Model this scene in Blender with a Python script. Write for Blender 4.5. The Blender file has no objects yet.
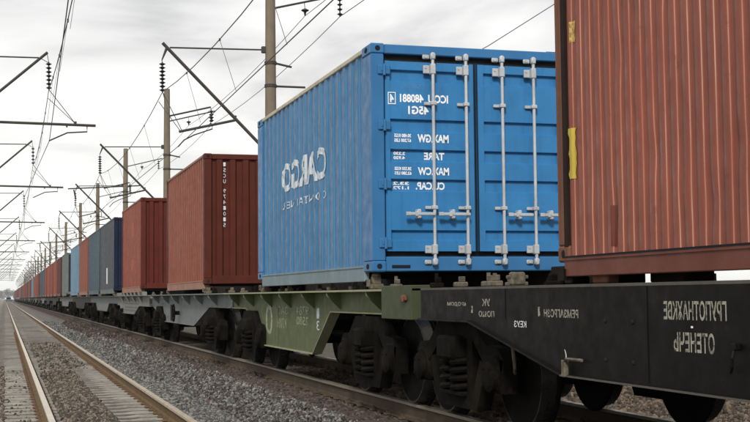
import bpy, bmesh, math, random
import numpy as np
from mathutils import Vector, Matrix
R = math.radians
random.seed(7)
rng = np.random.default_rng(11)
scene = bpy.context.scene
col = scene.collection

# ------------------------------------------------------------------ camera
CAMZ = 1.46
D = 3.831                      # distance from camera to the side plane of the train
f_px, yaw, pit, rol = 1250.0, 0.28796, 0.067131, -0.0098236
F = Vector((math.sin(yaw)*math.cos(pit), math.cos(yaw)*math.cos(pit), math.sin(pit)))
Rt = Vector((math.cos(yaw), -math.sin(yaw), 0)); U = Rt.cross(F)
R2 = Rt*math.cos(rol) + U*math.sin(rol); U2 = U*math.cos(rol) - Rt*math.sin(rol)
cam_data = bpy.data.cameras.new("camera"); cam = bpy.data.objects.new("camera", cam_data)
col.objects.link(cam)
m = Matrix((R2, U2, -F)).transposed().to_4x4(); m.translation = (0, 0, CAMZ)
cam.matrix_world = m
cam_data.sensor_width = 36; cam_data.lens = f_px/750*36
cam_data.clip_start = 0.1; cam_data.clip_end = 9000
scene.camera = cam

# ------------------------------------------------------------------ world
SUN_EL, SUN_AZ = R(36), R(204)      # azimuth clockwise from +Y : behind the camera, left
world = bpy.data.worlds.new("World"); scene.world = world; world.use_nodes = True
nt = world.node_tree; nt.nodes.clear()
def N(t, typ, **kw):
    n = t.nodes.new(typ)
    for k, v in kw.items(): setattr(n, k, v)
    return n
out = N(nt, 'ShaderNodeOutputWorld'); bg = N(nt, 'ShaderNodeBackground')
sky = N(nt, 'ShaderNodeTexSky'); sky.sky_type = 'NISHITA'; sky.sun_disc = False
sky.sun_elevation = SUN_EL; sky.sun_rotation = SUN_AZ
geo = N(nt, 'ShaderNodeTexCoord')
sep = N(nt, 'ShaderNodeSeparateXYZ'); nt.links.new(geo.outputs['Generated'], sep.inputs[0])
zc = N(nt, 'ShaderNodeMath', operation='MAXIMUM'); nt.links.new(sep.outputs['Z'], zc.inputs[0]); zc.inputs[1].default_value = 0.0
za = N(nt, 'ShaderNodeMath', operation='ADD'); nt.links.new(zc.outputs[0], za.inputs[0]); za.inputs[1].default_value = 0.16
dx = N(nt, 'ShaderNodeMath', operation='DIVIDE'); nt.links.new(sep.outputs['X'], dx.inputs[0]); nt.links.new(za.outputs[0], dx.inputs[1])
dy = N(nt, 'ShaderNodeMath', operation='DIVIDE'); nt.links.new(sep.outputs['Y'], dy.inputs[0]); nt.links.new(za.outputs[0], dy.inputs[1])
cmb = N(nt, 'ShaderNodeCombineXYZ'); nt.links.new(dx.outputs[0], cmb.inputs[0]); nt.links.new(dy.outputs[0], cmb.inputs[1]); cmb.inputs[2].default_value = 3.1
no = N(nt, 'ShaderNodeTexNoise'); no.inputs['Scale'].default_value = 1.5; no.inputs['Detail'].default_value = 5; no.inputs['Roughness'].default_value = .5
no.inputs['Distortion'].default_value = .4
nt.links.new(cmb.outputs[0], no.inputs['Vector'])
cr = N(nt, 'ShaderNodeValToRGB'); nt.links.new(no.outputs['Fac'], cr.inputs[0])
cr.color_ramp.elements[0].position = .36; cr.color_ramp.elements[0].color = (.36, .362, .37, 1)
cr.color_ramp.elements[1].position = .62; cr.color_ramp.elements[1].color = (1.1, 1.1, 1.08, 1)
e = cr.color_ramp.elements.new(.49); e.color = (.84, .84, .836, 1)
# clouds are brighter low over the horizon, as in the photograph
hz = N(nt, 'ShaderNodeMapRange'); nt.links.new(sep.outputs['Z'], hz.inputs[0])
hz.inputs['From Min'].default_value = 0.0; hz.inputs['From Max'].default_value = .30
hz.inputs['To Min'].default_value = 1.0; hz.inputs['To Max'].default_value = 0.0; hz.interpolation_type = 'SMOOTHSTEP'
mixh = N(nt, 'ShaderNodeMix', data_type='RGBA'); nt.links.new(hz.outputs[0], mixh.inputs[0])
nt.links.new(cr.outputs[0], mixh.inputs[6]); mixh.inputs[7].default_value = (1.14, 1.14, 1.10, 1)
sks = N(nt, 'ShaderNodeVectorMath', operation='SCALE'); nt.links.new(sky.outputs[0], sks.inputs[0]); sks.inputs['Scale'].default_value = .06
mixs = N(nt, 'ShaderNodeMix', data_type='RGBA'); mixs.inputs[0].default_value = .95
nt.links.new(sks.outputs[0], mixs.inputs[6]); nt.links.new(mixh.outputs[2], mixs.inputs[7])
nt.links.new(mixs.outputs[2], bg.inputs[0]); bg.inputs[1].default_value = 1.0
nt.links.new(bg.outputs[0], out.inputs[0])

sd = bpy.data.lights.new("sun", 'SUN'); sd.energy = 3.0; sd.angle = R(10); sd.color = (1, .965, .91)
so = bpy.data.objects.new("sun", sd); col.objects.link(so)
sv = Vector((math.sin(SUN_AZ)*math.cos(SUN_EL), math.cos(SUN_AZ)*math.cos(SUN_EL), math.sin(SUN_EL)))
so.rotation_euler = sv.to_track_quat('Z', 'Y').to_euler(); so.location = (0, 0, 60)
scene.view_settings.view_transform = 'Standard'; scene.view_settings.look = 'None'
scene.view_settings.exposure = 0.0; scene.view_settings.gamma = 1

# ------------------------------------------------------------------ helpers
class MB:
    def __init__(s): s.v = []; s.f = []; s.m = []
    def add(s, vs, fs, mi=0):
        b = len(s.v); s.v += [tuple(v) for v in vs]
        for f in fs: s.f.append(tuple(b+i for i in f)); s.m.append(mi)
        return s
    def box(s, a, b, mi=0):
        x0, y0, z0 = a; x1, y1, z1 = b
        if x0 > x1: x0, x1 = x1, x0
        if y0 > y1: y0, y1 = y1, y0
        if z0 > z1: z0, z1 = z1, z0
        return s.add([(x0,y0,z0),(x1,y0,z0),(x1,y1,z0),(x0,y1,z0),(x0,y0,z1),(x1,y0,z1),(x1,y1,z1),(x0,y1,z1)],
              [(0,3,2,1),(4,5,6,7),(0,1,5,4),(1,2,6,5),(2,3,7,6),(3,0,4,7)], mi)
    def bbox(s, a, b, c=.01, mi=0):
        "box with chamfered corners"
        x0, y0, z0 = [min(p) for p in zip(a, b)]; x1, y1, z1 = [max(p) for p in zip(a, b)]
        vs = []; c = min(c, (x1-x0)*.4, (y1-y0)*.4, (z1-z0)*.4)
        def ring(ix, iy, z): 
            X0, X1, Y0, Y1 = x0+ix, x1-ix, y0+iy, y1-iy
            return [(X0+c,Y0,z),(X1-c,Y0,z),(X1,Y0+c,z),(X1,Y1-c,z),(X1-c,Y1,z),(X0+c,Y1,z),(X0,Y1-c,z),(X0,Y0+c,z)]
        vs += [(x0+c,y0+c,z0),(x1-c,y0+c,z0),(x1-c,y1-c,z0),(x0+c,y1-c,z0)]
        vs += ring(0,0,z0+c) + ring(0,0,z1-c)
        vs += [(x0+c,y0+c,z1),(x1-c,y0+c,z1),(x1-c,y1-c,z1),(x0+c,y1-c,z1)]
        f = [(3,2,1,0),(20,21,22,23)]
        for k in range(8): f.append((4+k, 4+(k+1)%8, 12+(k+1)%8, 12+k))
        for k, (a1, b1) in enumerate([(0,1),(1,2),(2,3),(3,0)]):
            f.append((a1, b1, 4+2*k+1, 4+2*k)); f.append((b1, 4+(2*k+2)%8, 4+2*k+1))
            f.append((20+a1, 12+2*k, 12+2*k+1, 20+b1)); f.append((20+b1, 12+2*k+1, 12+(2*k+2)%8))
        return s.add(vs, f, mi)
    def tube(s, p, q, r0, r1=None, n=8, caps=True, mi=0):
        p = Vector(p); q = Vector(q); r1 = r0 if r1 is None else r1
        d = (q-p).normalized(); a = d.orthogonal().normalized(); b = d.cross(a)
        vs = []
        for c, r in ((p, r0), (q, r1)):
            for k in range(n):
                t = 2*math.pi*k/n; vs.append(c + a*math.cos(t)*r + b*math.sin(t)*r)
        fs = [(k, (k+1) % n, n+(k+1) % n, n+k) for k in range(n)]
        if caps: fs += [tuple(range(n-1, -1, -1)), tuple(range(n, 2*n))]
        return s.add(vs, fs, mi)
    def path(s, pts, r, n=6, mi=0):
        pts = [Vector(p) for p in pts]; vs = []
        for i, c in enumerate(pts):
            d = (pts[min(i+1, len(pts)-1)]-pts[max(i-1, 0)]).normalized()
            ref = Vector((0,0,1)) if abs(d.z) < .9 else Vector((1,0,0))
            a = d.cross(ref).normalized(); b = d.cross(a)
            for k in range(n):
                t = 2*math.pi*k/n; vs.append(c + (a*math.cos(t)+b*math.sin(t))*r)
        fs = []
        for i in range(len(pts)-1):
            for k in range(n): fs.append((i*n+k, i*n+(k+1)%n, (i+1)*n+(k+1)%n, (i+1)*n+k))
        fs += [tuple(range(n-1,-1,-1)), tuple((len(pts)-1)*n+k for k in range(n))]
        return s.add(vs, fs, mi)
    def lathe(s, c, ax, prof, n=16, mi=0):
        "prof: list of (distance along axis, radius)"
        c = Vector(c); ax = Vector(ax).normalized(); a = ax.orthogonal().normalized(); b = ax.cross(a); vs = []
        for h, r in prof:
            for k in range(n):
                t = 2*math.pi*k/n; vs.append(c+ax*h+(a*math.cos(t)+b*math.sin(t))*r)
        fs = []
        for i in range(len(prof)-1):
            for k in range(n): fs.append((i*n+k, i*n+(k+1)%n, (i+1)*n+(k+1)%n, (i+1)*n+k))
        fs += [tuple(range(n-1,-1,-1)), tuple((len(prof)-1)*n+k for k in range(n))]
        return s.add(vs, fs, mi)
    def prismX(s, poly, x0, x1, mi=0):
        "polygon of (y,z), extruded from x0 to x1"
        n = len(poly); vs = [(x0,y,z) for y, z in poly]+[(x1,y,z) for y, z in poly]
        fs = [tuple(range(n)), tuple(range(2*n-1, n-1, -1))]+[(k, n+k, n+(k+1)%n, (k+1)%n) for k in range(n)]
        return s.add(vs, fs, mi)
    def prismY(s, poly, y0, y1, mi=0):
        n = len(poly); vs = [(x,y0,z) for x, z in poly]+[(x,y1,z) for x, z in poly]
        fs = [tuple(range(n)), tuple(range(2*n-1, n-1, -1))]+[(k, n+k, n+(k+1)%n, (k+1)%n) for k in range(n)]
        return s.add(vs, fs, mi)
    def mesh(s, name, mats, smooth=False):
        me = bpy.data.meshes.new(name); me.from_pydata(s.v, [], s.f)
        if not isinstance(mats, (list, tuple)): mats = [mats]
        for mm in mats: me.materials.append(mm)
        if len(mats) > 1: me.polygons.foreach_set('material_index', s.m)
        bm = bmesh.new(); bm.from_mesh(me); bmesh.ops.recalc_face_normals(bm, faces=bm.faces); bm.to_mesh(me); bm.free()
        if smooth:
            me.polygons.foreach_set('use_smooth', [True]*len(me.polygons))
            me.set_sharp_from_angle(angle=R(38))
        me.update(); return me
    def build(s, name, mats, parent=None, smooth=False, loc=None):
        return link(name, s.mesh(name, mats, smooth), parent, loc)
def link(name, me, parent=None, loc=None):
    o = bpy.data.objects.new(name, me); col.objects.link(o)
    if parent: o.parent = parent
    if loc: o.location = loc
    return o
def tag(o, label=None, cat=None, group=None, kind=None):
    if label: o['label'] = label
    if cat: o['category'] = cat
    if group: o['group'] = group
    if kind: o['kind'] = kind
    return o
def empty(name, loc=(0,0,0)):
    o = bpy.data.objects.new(name, None); col.objects.link(o); o.location = loc; o.empty_display_size = .3; return o
def copy_tree(o, parent=None):
    c = o.copy(); col.objects.link(c); c.parent = parent
    for ch in list(o.children): copy_tree(ch, c)
    return c

# ------------------------------------------------------------------ materials
def mat(name, base, rough=.6, metal=0., var=.12, vscale=3., streak=0., rust=0., rustcol=(.10,.045,.02), bump=.0, bscale=60., dirt=0., dirtcol=(.05,.04,.03), spec=.22, alt=None, dust=0., dustz=(0, 1), fade=None):
    mt = bpy.data.materials.new(name); mt.use_nodes = True; t = mt.node_tree; b = t.nodes['Principled BSDF']
    L = t.links.new
    b.inputs['Roughness'].default_value = rough; b.inputs['Metallic'].default_value = metal
    b.inputs['Specular IOR Level'].default_value = spec
    tc = N(t, 'ShaderNodeTexCoord'); oi = N(t, 'ShaderNodeObjectInfo')
    geo = N(t, 'ShaderNodeNewGeometry')
    pos = geo.outputs['Position']
    n1 = N(t, 'ShaderNodeTexNoise'); L(pos, n1.inputs['Vector']); n1.inputs['Scale'].default_value = vscale; n1.inputs['Detail'].default_value = 6
    mr = N(t, 'ShaderNodeMapRange'); L(n1.outputs['Fac'], mr.inputs[0]); mr.inputs[1].default_value = .3; mr.inputs[2].default_value = .7
    mr.inputs[3].default_value = 1-var; mr.inputs[4].default_value = 1+var
    vm = N(t, 'ShaderNodeVectorMath', operation='SCALE'); vm.inputs[0].default_value = base[:3]; L(mr.outputs[0], vm.inputs['Scale'])
    cur = vm.outputs[0]
    def over(facsock, c, cur):
        mx = N(t, 'ShaderNodeMix', data_type='RGBA'); L(facsock, mx.inputs[0]); L(cur, mx.inputs[6]); mx.inputs[7].default_value = (*c, 1); return mx.outputs[2]
    def thresh(sock, lo, hi, amt):
        q = N(t, 'ShaderNodeMapRange'); L(sock, q.inputs[0]); q.inputs[1].default_value = lo; q.inputs[2].default_value = hi; q.inputs[3].default_value = 0; q.inputs[4].default_value = amt; return q.outputs[0]
    def scaled(v):
        q = N(t, 'ShaderNodeVectorMath', operation='MULTIPLY'); L(pos, q.inputs[0]); q.inputs[1].default_value = v; return q.outputs[0]
    def noise(vec, sc, det=5, rgh=.6):
        q = N(t, 'ShaderNodeTexNoise'); L(vec, q.inputs['Vector']); q.inputs['Scale'].default_value = sc; q.inputs['Detail'].default_value = det; q.inputs['Roughness'].default_value = rgh; return q.outputs['Fac']
    if fade:     # sun-bleached paint, or the painted fold highlight, in big soft patches
        cur = over(thresh(noise(scaled((1,1,.45)), .9, 4), .42, .66, fade[1]), fade[0], cur)
    if streak:
        cur = over(thresh(noise(scaled((9, 9, .35)), 1.6, 6), .52, .75, streak), dirtcol, cur)
    if dirt:
        cur = over(thresh(noise(pos, 2.3, 8, .7), .5, .72, dirt), dirtcol, cur)
    if rust:
        cur = over(thresh(noise(scaled((1,1,.6)), 9, 8, .75), .60, .66, rust), rustcol, cur)
    L(cur, b.inputs['Base Color'])
    rr = N(t, 'ShaderNodeMapRange'); L(noise(pos, 7, 5), rr.inputs[0]); rr.inputs[1].default_value = .3; rr.inputs[2].default_value = .7
    rr.inputs[3].default_value = max(.05, rough-.12); rr.inputs[4].default_value = min(1, rough+.12); L(rr.outputs[0], b.inputs['Roughness'])
    if bump:
        bp = N(t, 'ShaderNodeBump'); bp.inputs['Strength'].default_value = min(1, bump); bp.inputs['Distance'].default_value = .01
        L(noise(pos, bscale, 6), bp.inputs['Height']); L(bp.outputs[0], b.inputs['Normal'])
    return mt

M = {}
M['red_near'] = mat('faded red brown container paint', (.215,.060,.036), rough=.45, spec=.3, var=.12, vscale=2.2, streak=.14, rust=.45, rustcol=(.11,.035,.022), dirtcol=(.16,.05,.035), bump=.12, bscale=14, fade=((.235,.078,.05), .4))
M['red_fold_highlight'] = mat('chalky fold paint with painted highlight', (.30,.105,.07), rough=.33, var=.14, vscale=9, streak=.0, rust=.5, rustcol=(.12,.04,.025), fade=((.58,.38,.30), .75), spec=.6)  # pale slope colour stands for light glinting off the folds, plus some wear
M['blue_fold_highlight'] = mat('chalky blue fold paint with painted highlight', (.06,.195,.37), rough=.4, var=.2, vscale=5, streak=.4, dirtcol=(.04,.12,.24), fade=((.12,.29,.47), .6))  # lighter slopes put the glint on the blue ribs into the colour
M['red_near_rail'] = mat('dusty red brown rail paint', (.135,.042,.028), rough=.55, streak=.3, rust=.7, dirtcol=(.09,.04,.03), bump=.1, bscale=20)
M['rust_post'] = mat('rusty brown post steel', (.17,.075,.045), rough=.8, streak=.5, rust=1, dirtcol=(.05,.025,.018), bump=.4, bscale=40)
M['red_side'] = mat('orange red container paint', (.20,.054,.029), rough=.5, streak=.25, rust=.35, dirtcol=(.26,.085,.06), bump=.05, bscale=14, fade=((.225,.075,.045), .5))
M['red_side2'] = mat('bright orange red container paint', (.215,.048,.026), rough=.5, streak=.3, rust=.4, dirtcol=(.24,.08,.06), bump=.05, fade=((.235,.07,.044), .5))
M['red_side3'] = mat('dull red container paint', (.17,.042,.028), rough=.5, streak=.3, rust=.4, dirtcol=(.14,.05,.04), fade=((.21,.06,.042), .5))
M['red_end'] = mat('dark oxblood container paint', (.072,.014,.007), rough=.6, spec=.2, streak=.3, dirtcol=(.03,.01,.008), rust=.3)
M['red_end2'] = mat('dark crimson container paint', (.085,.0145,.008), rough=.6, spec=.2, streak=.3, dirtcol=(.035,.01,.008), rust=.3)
M['pale_rail'] = mat('pale faded pink rail paint', (.31,.165,.12), rough=.7, streak=.5, rust=.5, dirtcol=(.25,.15,.11))
M['blue_side'] = mat('weathered blue container paint', (.036,.145,.30), rough=.42, streak=.22, rust=.28, dirtcol=(.035,.10,.19), rustcol=(.05,.04,.04), bump=.05, fade=((.052,.18,.345), .5))
M['blue_door'] = mat('bright blue container paint', (.034,.18,.40), rough=.38, var=.08, streak=.35, rust=.22, rustcol=(.06,.06,.07), dirt=.35, dirtcol=(.022,.10,.23), bump=.04)
M['blue_post'] = mat('blue post paint', (.036,.15,.33), rough=.42, var=.08, streak=.2, rust=.2, dirtcol=(.025,.09,.2))
M['cream_rail'] = mat('chipped cream rail paint', (.52,.48,.38), rough=.7, streak=.5, rust=1, rustcol=(.2,.08,.03), dirtcol=(.2,.15,.1))
M['grey_rail'] = mat('dusty blue grey rail paint', (.19,.25,.275), rough=.7, streak=.4, rust=.3, dirtcol=(.15,.15,.13))
M['hole'] = mat('dark casting hollow', (.01,.012,.016), rough=.9, var=.05)
M['rubber'] = mat('black door gasket rubber', (.012,.013,.016), rough=.7, var=.1)
M['galv'] = mat('galvanised silver steel', (.46,.48,.50), rough=.45, metal=.2, var=.08, vscale=12, streak=.5, dirt=.6, dirtcol=(.30,.29,.27), rust=.35, rustcol=(.22,.13,.07))
M['galv_dark'] = mat('dull zinc steel', (.42,.43,.43), rough=.5, metal=.3, var=.15, vscale=15)
M['yellow'] = mat('worn yellow marking paint', (.50,.38,.06), rough=.6, rust=.7, rustcol=(.25,.12,.03), var=.15)
M['navy'] = mat('navy container paint', (.009,.015,.038), rough=.45, rust=.2)
M['slate'] = mat('slate grey container paint', (.050,.057,.068), rough=.5, streak=.4, rust=.2, dirtcol=(.07,.085,.1), fade=((.072,.08,.09), .6))
M['bluegrey'] = mat('blue grey container paint', (.042,.068,.09), rough=.5, streak=.4, rust=.2, dirtcol=(.05,.09,.12), fade=((.062,.092,.115), .6))
M['skyblue'] = mat('pale blue container paint', (.12,.22,.32), rough=.5, streak=.4, rust=.2, dirtcol=(.1,.17,.23), fade=((.17,.27,.35), .5))
M['palegrey'] = mat('pale green grey container paint', (.13,.15,.143), rough=.6, streak=.4, rust=.2, dirtcol=(.12,.14,.13))
M['maroon'] = mat('maroon container paint', (.07,.019,.016), rough=.5, streak=.3, rust=.3, dirtcol=(.06,.02,.02))
M['blackend'] = mat('near black container paint', (.02,.02,.024), rough=.6)
M['wagon_black'] = mat('black wagon paint', (.0065,.0058,.005), rough=.55, spec=.10, streak=.35, rust=.45, rustcol=(.025,.016,.012), dirtcol=(.014,.0125,.0105), bump=.08, bscale=9)
M['wagon_edge'] = mat('worn dusty flange steel', (.085,.078,.066), rough=.6, rust=.5, streak=.3, dirtcol=(.03,.028,.024))
M['wagon_olive'] = mat('olive green wagon paint', (.088,.110,.046), rough=.6, streak=.4, rust=.5, rustcol=(.12,.10,.06), dirtcol=(.10,.11,.06), bump=.08, bscale=10, fade=((.12,.142,.07), .5))
M['olive_edge'] = mat('pale olive flange', (.30,.30,.19), rough=.7, rust=.8, rustcol=(.15,.09,.05), streak=.4, dirtcol=(.14,.13,.08))
M['olive_dark'] = mat('dark olive headstock paint', (.050,.062,.030), rough=.6, streak=.4, rust=.3, dirtcol=(.03,.035,.02))
M['wagon_grey'] = mat('dusty light grey wagon paint', (.155,.172,.172), rough=.65, streak=.4, rust=.4, rustcol=(.14,.1,.08), dirtcol=(.15,.155,.14), bump=.08)
M['wagon_pale'] = mat('pale grey wagon paint', (.18,.185,.17), rough=.7, streak=.5, rust=.5, dirtcol=(.15,.15,.12))
M['bogie'] = mat('oily dark bogie iron', (.004,.0035,.003), rough=.8, spec=.08, dirt=.7, dirtcol=(.009,.007,.0055), rust=.3, rustcol=(.03,.016,.01), bump=.3, bscale=30)
M['bogie_brown'] = mat('dusty brown bogie casting', (.006,.005,.004), rough=.85, spec=.06, dirt=.9, dirtcol=(.019,.015,.011), rust=.4, rustcol=(.05,.028,.016), bump=.3, bscale=30)
M['tread'] = mat('polished wheel steel', (.06,.055,.05), rough=.3, metal=.7, var=.1)
M['rail_head'] = mat('polished rail head steel', (.58,.50,.38), rough=.34, metal=.35, var=.12, vscale=8, spec=.6)
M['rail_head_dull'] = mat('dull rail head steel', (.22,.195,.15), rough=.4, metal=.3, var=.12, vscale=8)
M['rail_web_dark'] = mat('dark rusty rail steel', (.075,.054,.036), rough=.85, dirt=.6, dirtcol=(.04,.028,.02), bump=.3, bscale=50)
M['rail_web'] = mat('rusty brown rail steel', (.135,.086,.043), rough=.85, dirt=.6, dirtcol=(.07,.04,.024), rust=.6, rustcol=(.2,.12,.06), bump=.3, bscale=50)
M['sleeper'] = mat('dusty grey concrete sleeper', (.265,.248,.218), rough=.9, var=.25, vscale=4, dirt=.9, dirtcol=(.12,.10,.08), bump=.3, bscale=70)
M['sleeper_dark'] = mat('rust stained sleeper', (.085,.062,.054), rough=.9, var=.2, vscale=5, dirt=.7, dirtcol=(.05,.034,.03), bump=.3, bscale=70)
M['clip'] = mat('rusty rail clip iron', (.12,.075,.042), rough=.85, dirt=.7, bump=.3)
M['pole'] = mat('weathered tan concrete pole', (.17,.142,.102), rough=.9, var=.12, vscale=2, streak=.5, dirtcol=(.09,.072,.052), bump=.3, bscale=40)
M['iron'] = mat('dark painted iron bracket', (.05,.045,.042), rough=.7, var=.2)
M['insul'] = mat('brown black glazed insulator', (.035,.03,.03), rough=.3, var=.1)
M['wire'] = mat('dull grey wire', (.10,.10,.10), rough=.6, var=.05)
M['wood'] = mat('old dark deck timber', (.02,.016,.012), rough=.9, var=.3, vscale=6, bump=.3)
M['pale_metal'] = mat('scuffed pale twist lock steel', (.11,.095,.07), rough=.6, var=.5, vscale=20, rust=.6)
M['foliage'] = mat('hazy green foliage', (.06,.08,.045), rough=.8, var=.3, vscale=.6)
M['trunk'] = mat('bark', (.09,.07,.05), rough=.9)
M['trolley'] = mat('pale blue grey trolley paint', (.10,.12,.14), rough=.6)
M['glass'] = mat('dark window glass', (.02,.025,.03), rough=.1, var=.0)
M['red_strip'] = mat('orange striping tape', (.35,.08,.035), rough=.6)

def paint_mat(name, colr, wear=.5, scale=14, amount=1.):
    "worn stencil paint: chipped away where the noise is low"
    mt = bpy.data.materials.new(name); mt.use_nodes = True; t = mt.node_tree; b = t.nodes['Principled BSDF']; L = t.links.new
    b.inputs['Base Color'].default_value = (*colr, 1); b.inputs['Roughness'].default_value = .65
    g = N(t, 'ShaderNodeNewGeometry'); n = N(t, 'ShaderNodeTexNoise'); L(g.outputs['Position'], n.inputs['Vector']); n.inputs['Scale'].default_value = scale; n.inputs['Detail'].default_value = 6; n.inputs['Roughness'].default_value = .7
    q = N(t, 'ShaderNodeMapRange'); L(n.outputs['Fac'], q.inputs[0]); q.inputs[1].default_value = wear-.12; q.inputs[2].default_value = wear+.06; q.inputs[3].default_value = 0.; q.inputs[4].default_value = amount
    L(q.outputs[0], b.inputs['Alpha']); return mt
M['p_white'] = paint_mat('white stencil paint', (.78,.80,.82), .36)
M['p_white_worn'] = paint_mat('worn white stencil paint', (.62,.68,.72), .40, 9, .9)
M['p_cream'] = paint_mat('chalky cream stencil paint', (.40,.385,.31), .46, 22, .85)
M['p_cream_faint'] = paint_mat('faint cream stencil paint', (.45,.46,.34), .46, 12, .75)
M['p_ghost'] = paint_mat('ghost of old blue lettering', (.10,.26,.50), .48, 12, .5)

# ------------------------------------------------------------------ text
def text_verts(s, bold=0.0):
    cu = bpy.data.curves.new('t', 'FONT'); cu.body = s; cu.offset = bold; cu.resolution_u = 3
    o = bpy.data.objects.new('t', cu); col.objects.link(o)
    dg = bpy.context.evaluated_depsgraph_get(); dg.update()
    me = bpy.data.meshes.new_from_object(o.evaluated_get(dg))
    vs = np.array([v.co[:2] for v in me.vertices]) if len(me.vertices) else np.zeros((0, 2))
    fs = [tuple(p.vertices) for p in me.polygons]
    bpy.data.objects.remove(o); bpy.data.meshes.remove(me); bpy.data.curves.remove(cu)
    return vs, fs
def lettering(s, A, Uv, Vv, material, parent, mirror=True, bold=.0, name='lettering', cuts=None, disp=None):
    """text fitted into the parallelogram A (lower left as seen) + u*Uv + v*Vv; mirrored as on the photograph.
    cuts: y values where the sheet under it folds, disp(y) -> x offset"""
    vs, fs = text_verts(s, bold)
    mn, mx = vs.min(0), vs.max(0); q = (vs-mn)/(mx-mn)
    A, Uv, Vv = Vector(A), Vector(Uv), Vector(Vv); mb = MB()
    pts = [A + Uv*((1-u) if mirror else u) + Vv*v for u, v in q]
    me = bpy.data.meshes.new(name); me.from_pydata([tuple(p) for p in pts], [], fs)
    bm = bmesh.new(); bm.from_mesh(me)
    if cuts is not None:
        for y in cuts:
            bmesh.ops.bisect_plane(bm, geom=bm.verts[:]+bm.edges[:]+bm.faces[:], plane_co=(0, y, 0), plane_no=(0, 1, 0))
        for v in bm.verts: v.co.x += disp(v.co.y)
    bmesh.ops.recalc_face_normals(bm, faces=bm.faces)
    bm.to_mesh(me); bm.free(); me.materials.append(material)
    return link(name, me, parent)

# ------------------------------------------------------------------ the ground
GZ = -.208
def ground_z(x):
    P = [(-2500,-1.6),(-60,-1.2),(-9,-.8),(-3.2,-.5),(-.5,-.25),(0,GZ),(2.72,GZ),(3.05,-.22),(3.35,-.15),(3.65,.06),(4.0,.075),(6.15,.06),(6.6,-.02),(7.6,-.42),(10,-.55),(60,-1.0),(2500,-1.6)]
    for (a, za), (b, zb) in zip(P, P[1:]):
        if a <= x <= b: return za+(zb-za)*(x-a)/(b-a)
    return -1.6
gx = [-2500,-400,-60,-9,-3.2,-1.5,-.5,0,.7,1.1,1.5,2.0,2.72,3.05,3.35,3.55,3.75,4.0,4.6,5.3,6.15,6.6,7.1,7.6,10,20,60,400,2500]
gy = [-60,0] + [2+k*1.5 for k in range(60)] + [95+k*12 for k in range(50)] + [800,1200,2000,4500]
mb = MB(); W_ = len(gx)
for y in gy:
    for x in gx:
        z = ground_z(x)
        if -.1 < x < 2.8: z += .022*min(1, max(0, (y-25)/9))
        if 2 < y < 92 and -9 < x < 20: z += random.uniform(-.012, .012)*(.35 if -.1 < x < 2.8 else 1)
        mb.v.append((x, y, z))
for j in range(len(gy)-1):
    for i in range(W_-1): mb.f.append((j*W_+i, j*W_+i+1, (j+1)*W_+i+1, (j+1)*W_+i)); mb.m.append(0)
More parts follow.
